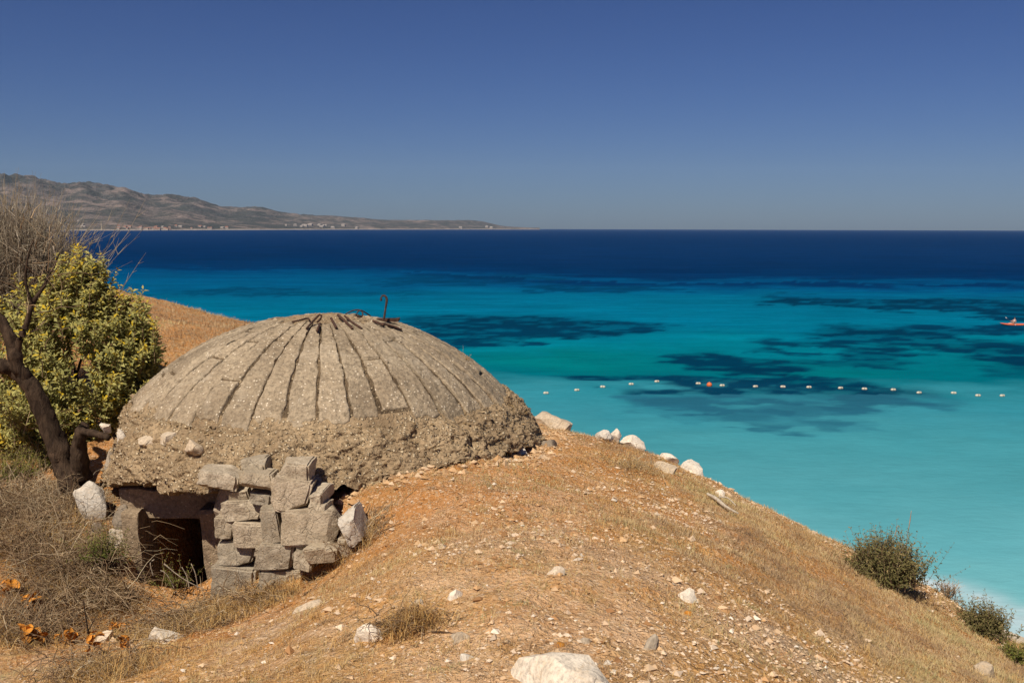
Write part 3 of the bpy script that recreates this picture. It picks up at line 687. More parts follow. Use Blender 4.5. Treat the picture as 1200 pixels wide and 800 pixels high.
box_obj('earth_core', P(262, 715, 6.98), P(376, 560, 6.98) + np.array([0, .5, 0]), M_GREY, wall, rough=.05, seed=77, n=16)

rock(568, 765, 714, 840, 'big cream white boulder cut off by the bottom edge of the photo', M_WHITE, 82, .0, .8, sink=.3, name='boulder', cat='boulder', boxy=.35, cuts=4, rough=.12)
rock(420, 725, 456, 758, 'rounded bright white rock on the slope left of the big boulder', M_WHITE, 12, -.35, .8)
rock(524, 689, 553, 707, 'small white rock above the angular cream rock in the foreground', M_WHITE, 13, .0, .9)
rock(512, 726, 562, 760, 'angular cream and grey rock just above left of the big boulder', M_CREAM, 14, .3, .9, boxy=.3)
rock(539, 762, 560, 777, 'white stone sliver touching the big boulder on its left', M_WHITE, 15, -.5, .8)
rock(788, 690, 818, 708, 'lone white rock in the middle of the right foreground slope', M_WHITE, 16, -.1, .9)
rock(622, 482, 668, 506, 'blocky white and brown rock on the ridge right of the dome', M_CREAM, 17, -.12, .9, boxy=.6)
rock(634, 511, 654, 528, 'grey stone tucked against the right end of the dome collar', M_GREY, 18, .1, 1)
rock(597, 521, 619, 538, 'small white rock under the right edge of the dome collar', M_WHITE, 19, -.3, .9)
rock(548, 527, 574, 541, 'dusty grey stone at the foot of the dome left of the white one', M_GREY, 20, .2, 1)
rock(506, 527, 530, 543, 'brown stone in the shaded gap below the cracked dome collar', M_GREY, 21, .1, 1)
rock(697, 503, 717, 512, 'left of two white stones on the ridge against the sea', M_WHITE, 22, 0, .9)
rock(714, 501, 727, 511, 'right of two white stones on the ridge against the sea', M_WHITE, 23, .2, .9)
rock(729, 510, 755, 521, 'white stone on the ridge between the stone pair and the flat slab', M_WHITE, 24, .25, .9)
rock(757, 543, 793, 557, 'flat pale slab lying on the slope below the ridge', M_CREAM, 25, .08, .8, boxy=.4)
rock(797, 541, 826, 559, 'white rock tilting down the brow right of the flat slab', M_WHITE, 26, .35, .8)
rock(770, 531, 793, 539, 'thin white stone on the brow above the flat slab', M_WHITE, 27, .1, .8)
rock(835, 572, 847, 584, 'small white stone beside the pale fallen stick', M_WHITE, 28, .4, .9)
rock(174, 730, 226, 757, 'broken white rock among dry twigs below the entrance', M_WHITE, 29, -.15, .8)
rock(84, 545, 130, 614, 'large white slab leaning beside the dead tree base', M_WHITE, 30, -.3, .5, boxy=.3, Y=7.75, name='rock_slab', sink=.05, rough=.12, cuts=7)
rock(54, 568, 76, 592, 'grey stone left of the leaning white slab', M_GREY, 31, .2, .9)
rock(109, 735, 130, 757, 'cream wedge of stone beside the orange leaf clumps', M_CREAM, 32, .5, .8)
rock(122, 616, 150, 664, 'yellowish rough rock at the left door jamb', M_CREAM, 33, .1, .8, boxy=.4, Y=7.45, sink=.05)
rock(128, 590, 150, 622, 'brown crumbling rock under the left end of the dome collar', M_GREY, 43, .1, .8, boxy=.4, Y=7.6, sink=.05)
rock(168, 422, 197, 441, 'grey boulder behind the left shoulder of the dome', M_GREY, 34, .2, 1, Y=10.2, sink=.05)
rock(344, 702, 382, 717, 'pale orange flat stone half buried below the stone wall', M_CREAM, 35, .05, .9)
rock(158, 510, 186, 526, 'left of the row of white stones resting on the dome collar', M_CREAM, 36, -.15, .8, Y=7.52, sink=.1)
rock(184, 507, 211, 521, 'middle of the row of white stones resting on the dome collar', M_CREAM, 37, -.1, .8, Y=7.40, sink=.1)
rock(213, 515, 241, 532, 'right of the row of white stones resting on the dome collar', M_CREAM, 38, .15, .8, Y=7.22, sink=.1)
rock(133, 502, 148, 522, 'upright white stone at the left shoulder of the dome collar', M_WHITE, 39, -.4, .8, Y=7.75, sink=.1)
rock(117, 494, 131, 508, 'small white stone near the cut log left of the dome', M_WHITE, 40, -.1, .8, Y=8.0, sink=.1)
rock(100, 612, 124, 632, 'brown stone at the foot of the leaning white slab', M_GREY, 50, .2, .9)
rock(62, 592, 84, 606, 'pale stone among twigs below the leaning white slab', M_CREAM, 51, -.2, .9)
rock(120, 528, 136, 552, 'upright tan stone between the tree base and the dome collar', M_CREAM, 52, .2, .8, Y=7.9, sink=.05)
rock(44, 590, 58, 602, 'small grey stone at the foot of the grey stone', M_GREY, 53, .2, .9)
rock(752, 742, 772, 770, 'pale pinkish stone in the gravel right of the big boulder', M_CREAM, 41, .3, .9)
rock(640, 664, 664, 677, 'low cream stone embedded in the middle of the slope', M_CREAM, 42, .0, .9)
rock(476, 700, 498, 712, 'low tan stone in the grass left of the small white rock', M_CREAM, 44, .1, .9)
rock(797, 715, 812, 725, 'orange brown stone below the lone white rock', M_ORANGE, 45, .1, .9)
rock(646, 752, 662, 762, 'small orange stone just above the big boulder', M_ORANGE, 46, .1, .9)
rock(676, 744, 692, 756, 'small pale stone above the right end of the big boulder', M_CREAM, 47, .1, .9)
rock(1140, 775, 1168, 796, 'flat ochre rock in the lower right corner slope', M_CREAM, 48, .3, .9)
for x0, y0, x1, y1, lab in [(-4, 681, 26, 704, 'orange leaf clump at the left photo edge among dry twigs'), (26, 695, 52, 720, 'faded orange leaf clump buried in the brush near the left edge'), (24, 724, 52, 758, 'dull orange brown leaf clump lowest of the group near the left edge'),
                            (66, 743, 93, 758, 'flat bright orange leaf clump left of the cream wedge of stone'), (100, 741, 118, 770, 'upright bright orange leaf clump touching the cream wedge of stone'), (128, 732, 146, 744, 'small orange leaf clump right of the cream wedge of stone'), (139, 750, 161, 767, 'orange leaf clump nearest the broken white rock')]:
    p = hit((x0 + x1) / 2, y1 - 2); sc_ = p[1] / F; rr0 = np.random.default_rng(400 + int(x0))
    t = thing('orange_leaves', lab, 'leaves', tuple(p))
    for _ in range(14):
        lx, lz = rr0.uniform(-.42, .42) * (x1 - x0) * sc_, rr0.uniform(.1, .85) * (y1 - y0) * sc_
        ln = rr0.uniform(.3, .6) * min(x1 - x0, y1 - y0) * sc_ + .015; wd_ = ln * rr0.uniform(.45, .75)
        uu_, vv_ = np.meshgrid(np.linspace(-1, 1, 5), np.linspace(0, 1, 6), indexing='ij'); hw_ = np.sin(np.clip(vv_ * .92 + .08, 0, 1) * np.pi) ** .7
        curl = rr0.uniform(.1, .6)
        Vl = np.stack([uu_ * hw_ * wd_ * .5, (vv_ - .5) * ln, curl * wd_ * (uu_ * hw_) ** 2 + rr0.uniform(-.3, .3) * ln * (vv_ - .5) ** 2], -1).reshape(-1, 3)
        Vl = Vl @ np.array(Euler((rr0.uniform(.2, 1.3), rr0.uniform(-.6, .6), rr0.uniform(-3, 3))).to_matrix()).T + np.array([lx, rr0.uniform(-.04, .04), lz + .01])
        np_mesh('leaf', Vl, [grid_faces(5, 6)], M_ORANGE, t)
st = thing('fallen_stick', 'pale bleached stick lying on the right brow of the slope', 'stick', tuple(hit(846, 595)))
tube_obj('stick', [hit(829, 583) + [0, 0, .03], hit(838, 589) + [0, 0, .035], hit(850, 598) + [0, 0, .03], hit(865, 606) + [0, 0, .03]], [.014, .017, .014, .008], M_PALEWOOD, st, rough=.2)
tube_obj('twig', [hit(842, 590) + [0, 0, .05], hit(852, 594) + [0, 0, .08], hit(862, 600) + [0, 0, .06]], [.007, .004], M_PALEWOOD, st, rough=.2)

# ------------------------------------------------------------------ gravel and dry grass (uncountable)
def field(x, y):      # how gravelly / grassy the slope is
    g = fbm(xyz(x * 1.1, y * 1.1), 4, 201); return g
def scatter(n, x0, x1, y0, y1, dens):
    x = rng.uniform(x0, x1, n * 3); y = rng.uniform(y0, y1, n * 3)
    s, _ = edge_dist(x, y)
    keep = (rng.random(len(x)) < dens(x, y)) & (s < .9) & (np.hypot(x - DC[0], y - DC[1]) > 2.0)
    u, vv_ = proj(x, y, ground(x, y, False))
    keep &= (u > -60) & (u < 1260) & (vv_ < 860)
    keep &= ~((x > -2.95) & (x < -2.0) & (y > 7.0) & (y < 9))
    x = x[keep][:n]; y = y[keep][:n]
    return np.stack([x, y, ground(x, y)], 1)
OCT = np.array([(1, 0, 0), (-1, 0, 0), (0, 1, 0), (0, -1, 0), (0, 0, 1), (0, 0, -1)], float)
OCF = np.array([(0, 2, 4), (2, 1, 4), (1, 3, 4), (3, 0, 4), (2, 0, 5), (1, 2, 5), (3, 1, 5), (0, 3, 5)])
def pebbles(name, pts, size, mat, tintv, parent=None):
    n = len(pts)
    a = rng.uniform(0, 2 * np.pi, n); ca, sa = np.cos(a), np.sin(a)
    k = OCT[None] * (rng.uniform(.6, 1.2, (n, 6, 1))) + rng.uniform(-.28, .28, (n, 6, 3))
    k = k * np.stack([size, size * rng.uniform(.55, 1, n), size * rng.uniform(.35, .7, n)], 1)[:, None]
    q = np.stack([k[..., 0] * ca[:, None] - k[..., 1] * sa[:, None], k[..., 0] * sa[:, None] + k[..., 1] * ca[:, None], k[..., 2]], -1)
    Vp = (q + pts[:, None]).reshape(-1, 3)
    Fp = (np.arange(n)[:, None, None] * 6 + OCF[None]).reshape(-1, 3)
    return np_mesh(name, Vp, [Fp], mat, parent, smooth=False, tint=np.repeat(np.stack([tintv, rng.random(n), rng.random(n)], 1), 6, axis=0))
M_PEB = mat_tint('gravel_stone', [(0, (.28, .14, .06)), (.3, (.48, .27, .12)), (.6, (.57, .37, .20)), (.85, (.64, .47, .31)), (.97, (.70, .56, .42)), (1., (.76, .68, .57))], .9)
def drift(x, y):      # stony streaks that run down along the brow
    return sst(.02, .26, fbm(xyz((.79 * x - .62 * y) * .55, (.62 * x + .79 * y) * 1.9), 4, 265))
pd = lambda x, y: np.clip(.5 + 1.3 * field(x, y), .08, 1) * (1 - sst(.3, 1.4, x) * (1 - .9 * drift(x, y)) * .93)
gp = scatter(44000, -5.5, 5, 2.6, 11, pd)
gs = .0034 + .008 * rng.random(len(gp)) ** 3 + .03 * (rng.random(len(gp)) ** 30)
gv = kind(pebbles('gravel', gp + np.array([0, 0, .002]), gs, M_PEB, rng.random(len(gp))), 'stuff')

# pale broken stone in drifts
cd = lambda x, y: (np.clip(2.6 * (fbm(xyz(x * 1.5, y * 1.5), 4, 261) - .02), 0, 1) * (1 - sst(.5, 1.3, x)) + drift(x, y) * sst(.3, 1.2, x)) * np.clip(.35 + .2 * (x + 1.0), .1, 1) * (1 - .5 * sst(6, 9, y))
cp_ = scatter(22000, -3.0, 5, 2.6, 10.8, cd)
kind(pebbles('pale_gravel', cp_ + np.array([0, 0, .003]), .005 + .014 * rng.random(len(cp_)) ** 2.2 + .03 * rng.random(len(cp_)) ** 24, M_PEB, .72 + .28 * rng.random(len(cp_))), 'stuff')
M_STRAW = mat_tint('straw', [(0, (.30, .16, .06)), (.3, (.60, .365, .13)), (.6, (.70, .48, .205)), (.85, (.62, .47, .24)), (1., (.46, .385, .20))], .8, .25)
def blades(name, pts, L, Wd, flat, mat, tintr, parent=None):
    n = len(pts); a = rng.uniform(0, 2 * np.pi, n)
    el = np.clip(rng.normal(flat, .35, n), .03, 1.5)
    d = np.stack([np.cos(a) * np.cos(el), np.sin(a) * np.cos(el), np.sin(el)], 1)
    sd = np.stack([-np.sin(a), np.cos(a), np.zeros(n)], 1) * Wd[:, None] * .5
    bend = np.stack([np.cos(a), np.sin(a), -.6 * np.ones(n)], 1) * (L * rng.uniform(0, .35, n))[:, None]
    m = pts + d * L[:, None] * .55; t = pts + d * L[:, None] + bend * .6; t[:, 2] = np.maximum(t[:, 2], pts[:, 2] + .002)
    Vb = np.stack([pts - sd, pts + sd, m + sd * .8, m - sd * .8, t], 1).reshape(-1, 3)
    i = np.arange(n)[:, None] * 5
    return np_mesh(name, Vb, [i + np.array([[0, 1, 2, 3]]), i + np.array([[3, 2, 4]])], mat, parent, tint=np.repeat(np.stack([tintr, rng.random(n), rng.random(n)], 1), 5, axis=0))
gd = lambda x, y: np.clip(.5 - 1.2 * field(x, y), .05, 1)
bp = scatter(100000, -5.5, 5.2, 2.6, 11, gd)
clump = fbm(bp * np.array([3.5, 3.5, 0]), 3, 221)
tv = np.clip(.45 + .9 * fbm(bp * np.array([.8, .8, 0]), 3, 223) + .35 * clump + rng.normal(0, .14, len(bp)), 0, 1)
tv = np.clip(tv + .35 * sst(1.0, 2.4, bp[:, 0]) * (fbm(bp * np.array([1.6, 1.6, 0]), 3, 227) > -.1), 0, 1)
L = (.010 + .020 * rng.random(len(bp))) * (1 + 1.2 * np.clip(clump, 0, 1))
kind(blades('dry_grass', bp, L, .0016 + .0016 * rng.random(len(bp)), .35, M_STRAW, tv), 'stuff')
# standing tufts of straw, thickest along the brow
td = lambda x, y: np.clip(.12 + .9 * np.clip(fbm(xyz(x * .9, y * .9), 3, 231), 0, 1) + .16 * np.clip(x - .6, 0, 3) * sst(4.0, 7.5, y), 0, 1)
tc_ = scatter(1700, -4.5, 5.0, 2.7, 11, td)
nb = 44; sp_ = rng.uniform(.02, .06, len(tc_)); tp = np.repeat(tc_, nb, axis=0) + rng.normal(0, 1, (len(tc_) * nb, 3)) * np.repeat(sp_, nb)[:, None] * np.array([1, 1, 0])
tp[:, 2] = ground(tp[:, 0], tp[:, 1])
tl_ = np.repeat(rng.uniform(.02, .06, len(tc_)), nb) * rng.uniform(.4, 1.15, len(tp))
tt_ = np.clip(np.repeat(np.clip(rng.normal(.5, .3, len(tc_)), 0, 1), nb) + rng.normal(0, .1, len(tp)), 0, 1)
kind(blades('straw_tufts', tp, tl_, .0016 + .0014 * rng.random(len(tp)), .95, M_STRAW, tt_), 'stuff')
M_MAT = mat_tint('matted_grass', [(0, (.32, .21, .125)), (.3, (.50, .36, .21)), (.55, (.65, .49, .27)), (.8, (.62, .51, .25)), (1., (.43, .385, .18))], .85, .25)
md = lambda x, y: np.clip((.25 + .75 * sst(.2, 1.1, x)) * (1 - .93 * drift(x, y)) * (.35 + .9 * sst(-.25, .2, fbm(xyz(x * 1.7, y * 1.7), 3, 271))) + .25 * sst(-.3, -1.6, x) * 0, 0, 1)
mp = scatter(125000, -1.2, 5.2, 2.6, 11, md)
mt = np.clip(.5 + .9 * fbm(mp * np.array([1.3, 1.3, 0]), 3, 273) + .5 * fbm(mp * np.array([6, 6, 0]), 2, 275) + rng.normal(0, .12, len(mp)), 0, 1)
kind(blades('matted_grass', mp, (.016 + .034 * rng.random(len(mp))) * (1 + .9 * np.clip(fbm(mp * np.array([5, 5, 0]), 2, 277), 0, 1)), .0015 + .0014 * rng.random(len(mp)), .75, M_MAT, mt), 'stuff')
# small dark cushions of dead scrub that mottle the slope
qc = scatter(420, -3.6, 4.6, 2.8, 10, lambda x, y: np.clip(.3 + fbm(xyz(x, y), 3, 281), 0, 1)); nq = 110
qp = np.repeat(qc, nq, axis=0) + rng.normal(0, 1, (len(qc) * nq, 3)) * np.repeat(rng.uniform(.02, .075, len(qc)), nq)[:, None] * np.array([1.3, .8, 0]); qp[:, 2] = ground(qp[:, 0], qp[:, 1])
kind(blades('dead_cushions', qp, .010 + .022 * rng.random(len(qp)), .0014 + .0012 * rng.random(len(qp)), .6, M_MAT, np.clip(np.repeat(rng.choice([.02, .12, .3, 1.0], len(qc)), nq) + rng.normal(0, .08, len(qp)), 0, 1)), 'stuff')
# grass on the rise behind the dome
bx = rng.uniform(-8, -1.5, 60000); by = rng.uniform(11, 19, 60000); s_, _ = edge_dist(bx, by); kq = s_ < .8
bb = np.stack([bx[kq], by[kq], ground(bx[kq], by[kq])], 1)
kind(blades('hilltop_grass', bb, .03 + .07 * rng.random(len(bb)), .004 + .003 * rng.random(len(bb)), .5, M_MAT, np.clip(.35 + .8 * fbm(bb * np.array([.9, .9, 0]), 3, 291) + rng.normal(0, .12, len(bb)), 0, 1)), 'stuff')
# pebbles in the broken collar
ti = rng.integers(0, nth, 7000); ri = rng.integers(76, 178, 7000)
pp_ = V3[ti, ri] + rng.normal(0, .006, (7000, 3))
kind(pebbles('collar_aggregate', pp_, .005 + .014 * rng.random(7000) ** 3.5, mat_tint('aggregate_stone', [(0, (.20, .13, .06)), (.6, (.36, .255, .14)), (.92, (.44, .34, .21)), (1., (.54, .46, .34))], .9), rng.random(7000), bunker), 'stuff')

ra = np.radians(rng.uniform(8, 105, 900)); rd = 1.98 + .28 * rng.random(900) ** 1.8
rp = np.stack([DC[0] + rd * np.sin(ra), DC[1] - rd * np.cos(ra)], 1); rp = np.column_stack([rp, ground(rp[:, 0], rp[:, 1]) + .004])
kind(pebbles('fallen_rubble', rp, .008 + .045 * rng.random(900) ** 3, M_PEB, .35 + .5 * rng.random(900)), 'stuff')

# ------------------------------------------------------------------ plants
M_TWIG = mat_tint('dry_twig', [(0, (.12, .075, .045)), (.4, (.27, .18, .105)), (.75, (.42, .31, .19)), (1., (.56, .46, .31))], .9)
M_GREYTWIG = mat_tint('grey_twig', [(0, (.15, .115, .08)), (.5, (.33, .265, .19)), (1., (.55, .48, .37))], .9)
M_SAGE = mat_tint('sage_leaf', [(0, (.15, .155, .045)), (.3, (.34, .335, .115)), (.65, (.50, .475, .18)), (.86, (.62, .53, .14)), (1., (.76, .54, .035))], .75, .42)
M_GREEN = mat_tint('shrub_leaf', [(0, (.05, .052, .018)), (.5, (.13, .12, .042)), (.85, (.22, .19, .075)), (1., (.32, .24, .11))], .8, .25)
M_WEED = mat_tint('weed_leaf', [(0, (.07, .10, .02)), (.5, (.16, .19, .04)), (1., (.34, .29, .08))], .8, .3)
def arcs(n, base, spread, length, up=.7, r=.003, kpts=6, droop=.4, rg=rng):
    """n curved twigs starting round base"""
    b = base + rg.normal(0, 1, (n, 3)) * np.asarray(spread); 
    a = rg.uniform(0, 2 * np.pi, n); e = np.clip(rg.normal(up, .4, n), -.15, 1.5)
    d = np.stack([np.cos(a) * np.cos(e), np.sin(a) * np.cos(e), np.sin(e)], 1)
    Ln = length * rg.uniform(.4, 1.1, n); s = np.linspace(0, 1, kpts)
    side = unit(rg.normal(size=(n, 3)))
    p = b[:, None] + d[:, None] * (Ln[:, None] * s)[..., None] + side[:, None] * (Ln[:, None] * .22 * s ** 2)[..., None]
    p[..., 2] -= (Ln[:, None] * droop * s ** 2)
    p += rg.normal(0, 1, p.shape) * (Ln * .025)[:, None, None] * (s > 0)[None, :, None]
    rad_ = (r * rg.uniform(.5, 1.4, n))[:, None] * (1 - .75 * s)[None]
    return p, rad_
def twig_mesh(name, p, r, mat, parent, tint0=.5, tv=.25, sides=3):
    V, Q = tubes(p, r, sides); n, k, _ = p.shape
    t = np.clip(rng.normal(tint0, tv, n), 0, 1)
    return settle(np_mesh(name, V, [Q], mat, parent, tint=np.repeat(np.stack([t, rng.random(n), t], 1), k * sides, axis=0)))
def brush(px, py, wpx, hpx, label, n=220, mat=None, tint0=.5, up=.6, name='dry_brush', group=None, Y=None, r=.0034, droop=.45):
    b = hit(px, py) if Y is None else P(px, py, Y); s = b[1] / F
    t = thing(name, label, 'dry brush', tuple(b), group); n = int(n * 1.5)
    p, rr = arcs(n, b + np.array([0, .05, .0]), (wpx * s * .30, wpx * s * .22, .015), hpx * s * 1.25, up, r, droop=droop)
    zg = ground(p[..., 0], p[..., 1], False); p[..., 2] = np.maximum(p[..., 2], zg + .004)
    k = kind(twig_mesh('twigs', p, rr, mat or M_TWIG, t, tint0), 'stuff')
    p2, r2 = arcs(n // 2, b + np.array([0, .0, .02]), (wpx * s * .34, wpx * s * .25, .02), hpx * s * .6, .25, r * .6, droop=.3)
    zg = ground(p2[..., 0], p2[..., 1], False); p2[..., 2] = np.maximum(p2[..., 2], zg + .004)
    kind(twig_mesh('litter', p2, r2, mat or M_TWIG, t, tint0 - .1), 'stuff')
    # straw caught among the twigs
    m = n * 5; q = b + rng.normal(0, 1, (m, 3)) * np.array([wpx * s * .30, wpx * s * .22, 0]); q[:, 2] = ground(q[:, 0], q[:, 1])
    settle(kind(blades('straw', q, .05 + .09 * rng.random(m), .0022 + .001 * rng.random(m), .7, M_STRAW, np.clip(rng.normal(tint0 - .05, .25, m), 0, 1), t), 'stuff'))
    return t
def leafy(name, p, mat, parent, per=7, ll=.05, lw=.02, tmin=.3, tint=(.1, .9), rg=rng, tips=0.15):
    """leaf pairs along the shoots p (N,K,3)"""
    n, k, _ = p.shape
    s = np.linspace(tmin, 1, per); f = s * (k - 1); i0 = np.minimum(np.floor(f).astype(int), k - 2); u = (f - i0)[None, :, None]
    B = p[:, i0] * (1 - u) + p[:, i0 + 1] * u; Tn = unit(p[:, i0 + 1] - p[:, i0])
    B = np.repeat(B[:, :, None], 2, axis=2); Tn = np.repeat(Tn[:, :, None], 2, axis=2)
    az_ = rg.uniform(0, 2 * np.pi, (n, 1, 1)) + np.arange(per)[None, :, None] * 1.57 + np.array([0, np.pi])[None, None]
    az_ = az_ + rg.normal(0, .35, az_.shape)
    ref = np.where(np.abs(Tn[..., 2:3]) > .9, np.array([1., 0, 0]), np.array([0, 0, 1.])); A = unit(np.cross(Tn, ref)); Bn = np.cross(Tn, A)
    side = A * np.cos(az_)[..., None] + Bn * np.sin(az_)[..., None]
    D = unit(side + Tn * rg.uniform(.2, 1.1, az_.shape)[..., None]); N = unit(Tn + np.array([-.25, -.55, .6]) + rg.normal(0, .35, Tn.shape))
    age = np.broadcast_to(s[None, :, None], az_.shape)
    m = az_.size
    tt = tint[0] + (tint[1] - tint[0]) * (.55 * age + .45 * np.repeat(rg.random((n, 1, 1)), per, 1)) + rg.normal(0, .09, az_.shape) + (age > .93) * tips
    Ls = (ll * (1.15 - .45 * age) * rg.uniform(.45, 1.4, az_.shape)).ravel()
    V, T_ = leaves(B.reshape(-1, 3), D.reshape(-1, 3), N.reshape(-1, 3), Ls, Ls * lw / ll)
    tc = np.repeat(np.stack([np.clip(tt, 0, 1).ravel(), rg.random(m), rg.random(m)], 1), 4, axis=0)
    return kind(settle(np_mesh(name, V, [T_], mat, parent, tint=tc)), 'stuff')

# the big leafy bush at the left
bush = thing('leafy_bush', 'big yellow green leafy bush behind the dead tree at left', 'bush', tuple(P(95, 508, 9.8)))
ells = [(95, 425, 92, 85, 9.75, 1.0), (92, 345, 36, 55, 9.85, .45), (112, 335, 30, 40, 9.8, .35), (25, 440, 62, 85, 9.7, .8), (145, 405, 46, 52, 9.8, .6), (-45, 420, 80, 110, 9.9, .7), (150, 370, 30, 32, 9.9, .3), (50, 380, 50, 55, 9.9, .5), (25, 500, 45, 30, 9.2, .35), (170, 415, 22, 36, 9.9, .3), (90, 480, 60, 34, 9.6, .5), (140, 455, 34, 30, 9.7, .35)]
paths = []
for cx, cy, rx, ry, Yc, wt in ells:
    n = int(225 * wt); c = P(cx, cy, Yc); s = Yc / F
    q = unit(rng.normal(size=(n, 3))); q[:, 1] = -np.abs(q[:, 1]) * .9 + .15 * rng.random(n)
    q = unit(q); q = q * (rng.uniform(.7, 1.08, n) * (1 + .22 * fbm(q * 2.2 + cx, 3, 241)))[:, None]
    tip = c + q * np.array([rx * s, .75 * max(rx, ry) * s, ry * s])
    d = unit(q * np.array([.8, .8, .5]) + np.array([0, -.1, .75]) + rng.normal(0, .22, (n, 3)))
    Ln = rng.uniform(.16, .32, n); ss = np.linspace(0, 1, 6)
    pth = tip[:, None] - d[:, None] * (Ln[:, None] * (1 - ss))[..., None]
    pth[..., 2] -= (.12 * (1 - ss) ** 2 * .3)[None]
    paths.append(pth)
# the flowering spikes that stick out on top
for px, py in [(88, 292), (98, 312), (107, 309), (72, 318), (124, 330), (118, 322), (140, 345), (160, 352), (60, 330), (82, 305), (180, 372), (48, 345)]:
    for _ in range(5):
        t0 = P(px + rng.normal(0, 3), py + rng.normal(4, 3), 9.75 + rng.normal(0, .06)); ss = np.linspace(0, 1, 6)
        paths.append((t0 - np.array([rng.normal(0, .04), 0, .38]) * (1 - ss)[:, None])[None])
paths = np.concatenate(paths)
kind(twig_mesh('shoots', paths, np.broadcast_to(.004 * (1.2 - .7 * np.linspace(0, 1, 6)), paths.shape[:2]), M_TWIG, bush, .35), 'stuff')
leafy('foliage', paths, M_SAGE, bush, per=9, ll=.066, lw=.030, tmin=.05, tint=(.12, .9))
for i in range(9):
    b0 = P(70 + rng.uniform(-70, 80), 508, 9.85); t1 = P(95 + rng.uniform(-100, 80), rng.uniform(340, 430), 9.95)
    tube_obj('stem', [b0, (b0 + t1) / 2 + rng.normal(0, .1, 3), t1], [.022, .014, .006], M_BARK, bush, n=10, sides=5)

# dead tree
tree = thing('dead_tree', 'twisted dead tree with dark bare trunk at the left edge', 'tree', tuple(P(84, 560, 8.3)))
tube_obj('trunk', [P(92, 575, 8.25), P(78, 548, 8.25), P(65, 515, 8.25), P(52, 482, 8.25), P(35, 451, 8.25), P(17, 434, 8.25), P(0, 428, 8.2), P(-35, 424, 8.2), P(-80, 380, 8.3)], [.12, .10, .085, .08, .072, .06, .05, .045, .03], M_BARK, tree, n=60, sides=16, rough=.35, seed=3)
tube_obj('branch', [P(34, 449, 8.25), P(20, 428, 8.2), P(15, 408, 8.2), P(6, 384, 8.2), P(-8, 365, 8.2), P(-40, 330, 8.2)], [.055, .06, .05, .045, .04, .02], M_BARK, tree, n=40, sides=12, rough=.35, seed=5)
br1 = tube_obj('branch', [P(20, 430, 8.25), P(21, 405, 8.2), P(31, 380, 8.2), P(37, 358, 8.22), P(51, 336, 8.25), P(60, 318, 8.3), P(70, 296, 8.3)], [.035, .032, .028, .023, .016, .011, .005], M_BARK, tree, n=34, sides=8, rough=.3, seed=7)
tube_obj('twig', [P(38, 357, 8.22), P(30, 330, 8.2), P(33, 300, 8.2), P(40, 280, 8.2)], [.018, .012, .008, .004], M_BARK, br1, n=20, sides=6, rough=.3, seed=8)
tube_obj('twig', [P(60, 318, 8.3), P(66, 305, 8.2), P(62, 288, 8.2)], [.009, .006, .003], M_GREYWOOD, br1, n=10, sides=5)
tube_obj('branch', [P(96, 560, 8.2), P(92, 530, 8.15), P(96, 505, 8.1), P(100, 496, 8.1)], [.085, .075, .06, .045], M_BARK, tree, n=24, sides=12, rough=.4, seed=9)
tube_obj('cut_log', [P(92, 505, 8.1), P(112, 508, 8.0), P(128, 513, 7.95)], [.036, .032, .02], M_BARK, tree, n=16, sides=10, rough=.35, seed=10)
p, rr = arcs(46, P(50, 345, 8.25), (.12, .08, .25), .38, .8, .0045, droop=.05)
kind(twig_mesh('twigs', p, rr, M_TWIG, tree, .3), 'stuff')

# grey dry shrub in the upper left corner of the land
dsh = thing('dry_shrub', 'dense grey dried out shrub above the dead tree at left', 'shrub', tuple(P(10, 430, 11.0)))
for k_, (px, py, n, ln, sp) in enumerate([(6, 372, 1700, 1.5, .27), (-40, 370, 700, 1.6, .28), (36, 358, 1000, 1.05, .18)]):
    b0 = P(px, py, 11.0); n_ = n
    a = rng.uniform(0, 2 * np.pi, n_); e = np.clip(rng.normal(1.2, .35, n_), .2, 1.57)
    d = np.stack([np.cos(a) * np.cos(e), np.sin(a) * np.cos(e), np.sin(e)], 1); b1 = b0 + rng.normal(0, 1, (n_, 3)) * np.array([sp, sp * .8, .12])
    ss = np.linspace(0, 1, 7); Ln = ln * rng.uniform(.45, 1.0, n_)
    pth = b1[:, None] + d[:, None] * (Ln[:, None] * ss)[..., None] + np.cumsum(rng.normal(0, .012, (n_, 7, 3)), axis=1)
    kind(twig_mesh('twigs', pth, (.0052 * rng.uniform(.5, 1.2, n_))[:, None] * (1.1 - .8 * ss)[None], M_GREYTWIG, dsh, .45, .22), 'stuff')
    # short side twigs
    i0 = rng.integers(2, 6, n_ * 3); j0 = rng.integers(0, n_, n_ * 3); q0 = pth[j0, i0]
    dd = unit(d[j0] + rng.normal(0, .55, (n_ * 3, 3))); ss = np.linspace(0, 1, 4)
    p3 = q0[:, None] + dd[:, None] * (rng.uniform(.06, .2, n_ * 3)[:, None] * ss)[..., None]
    kind(twig_mesh('side_twigs', p3, (.0032) * (1.1 - .8 * ss)[None] * np.ones((n_ * 3, 1)), M_GREYTWIG, dsh, .6, .25), 'stuff')
p, rr = arcs(60, P(40, 305, 10.7), (.10, .1, .14), .3, .5, .005, droop=-.1)
kind(twig_mesh('outer_twigs', p, rr, M_GREYTWIG, dsh, .8), 'stuff')

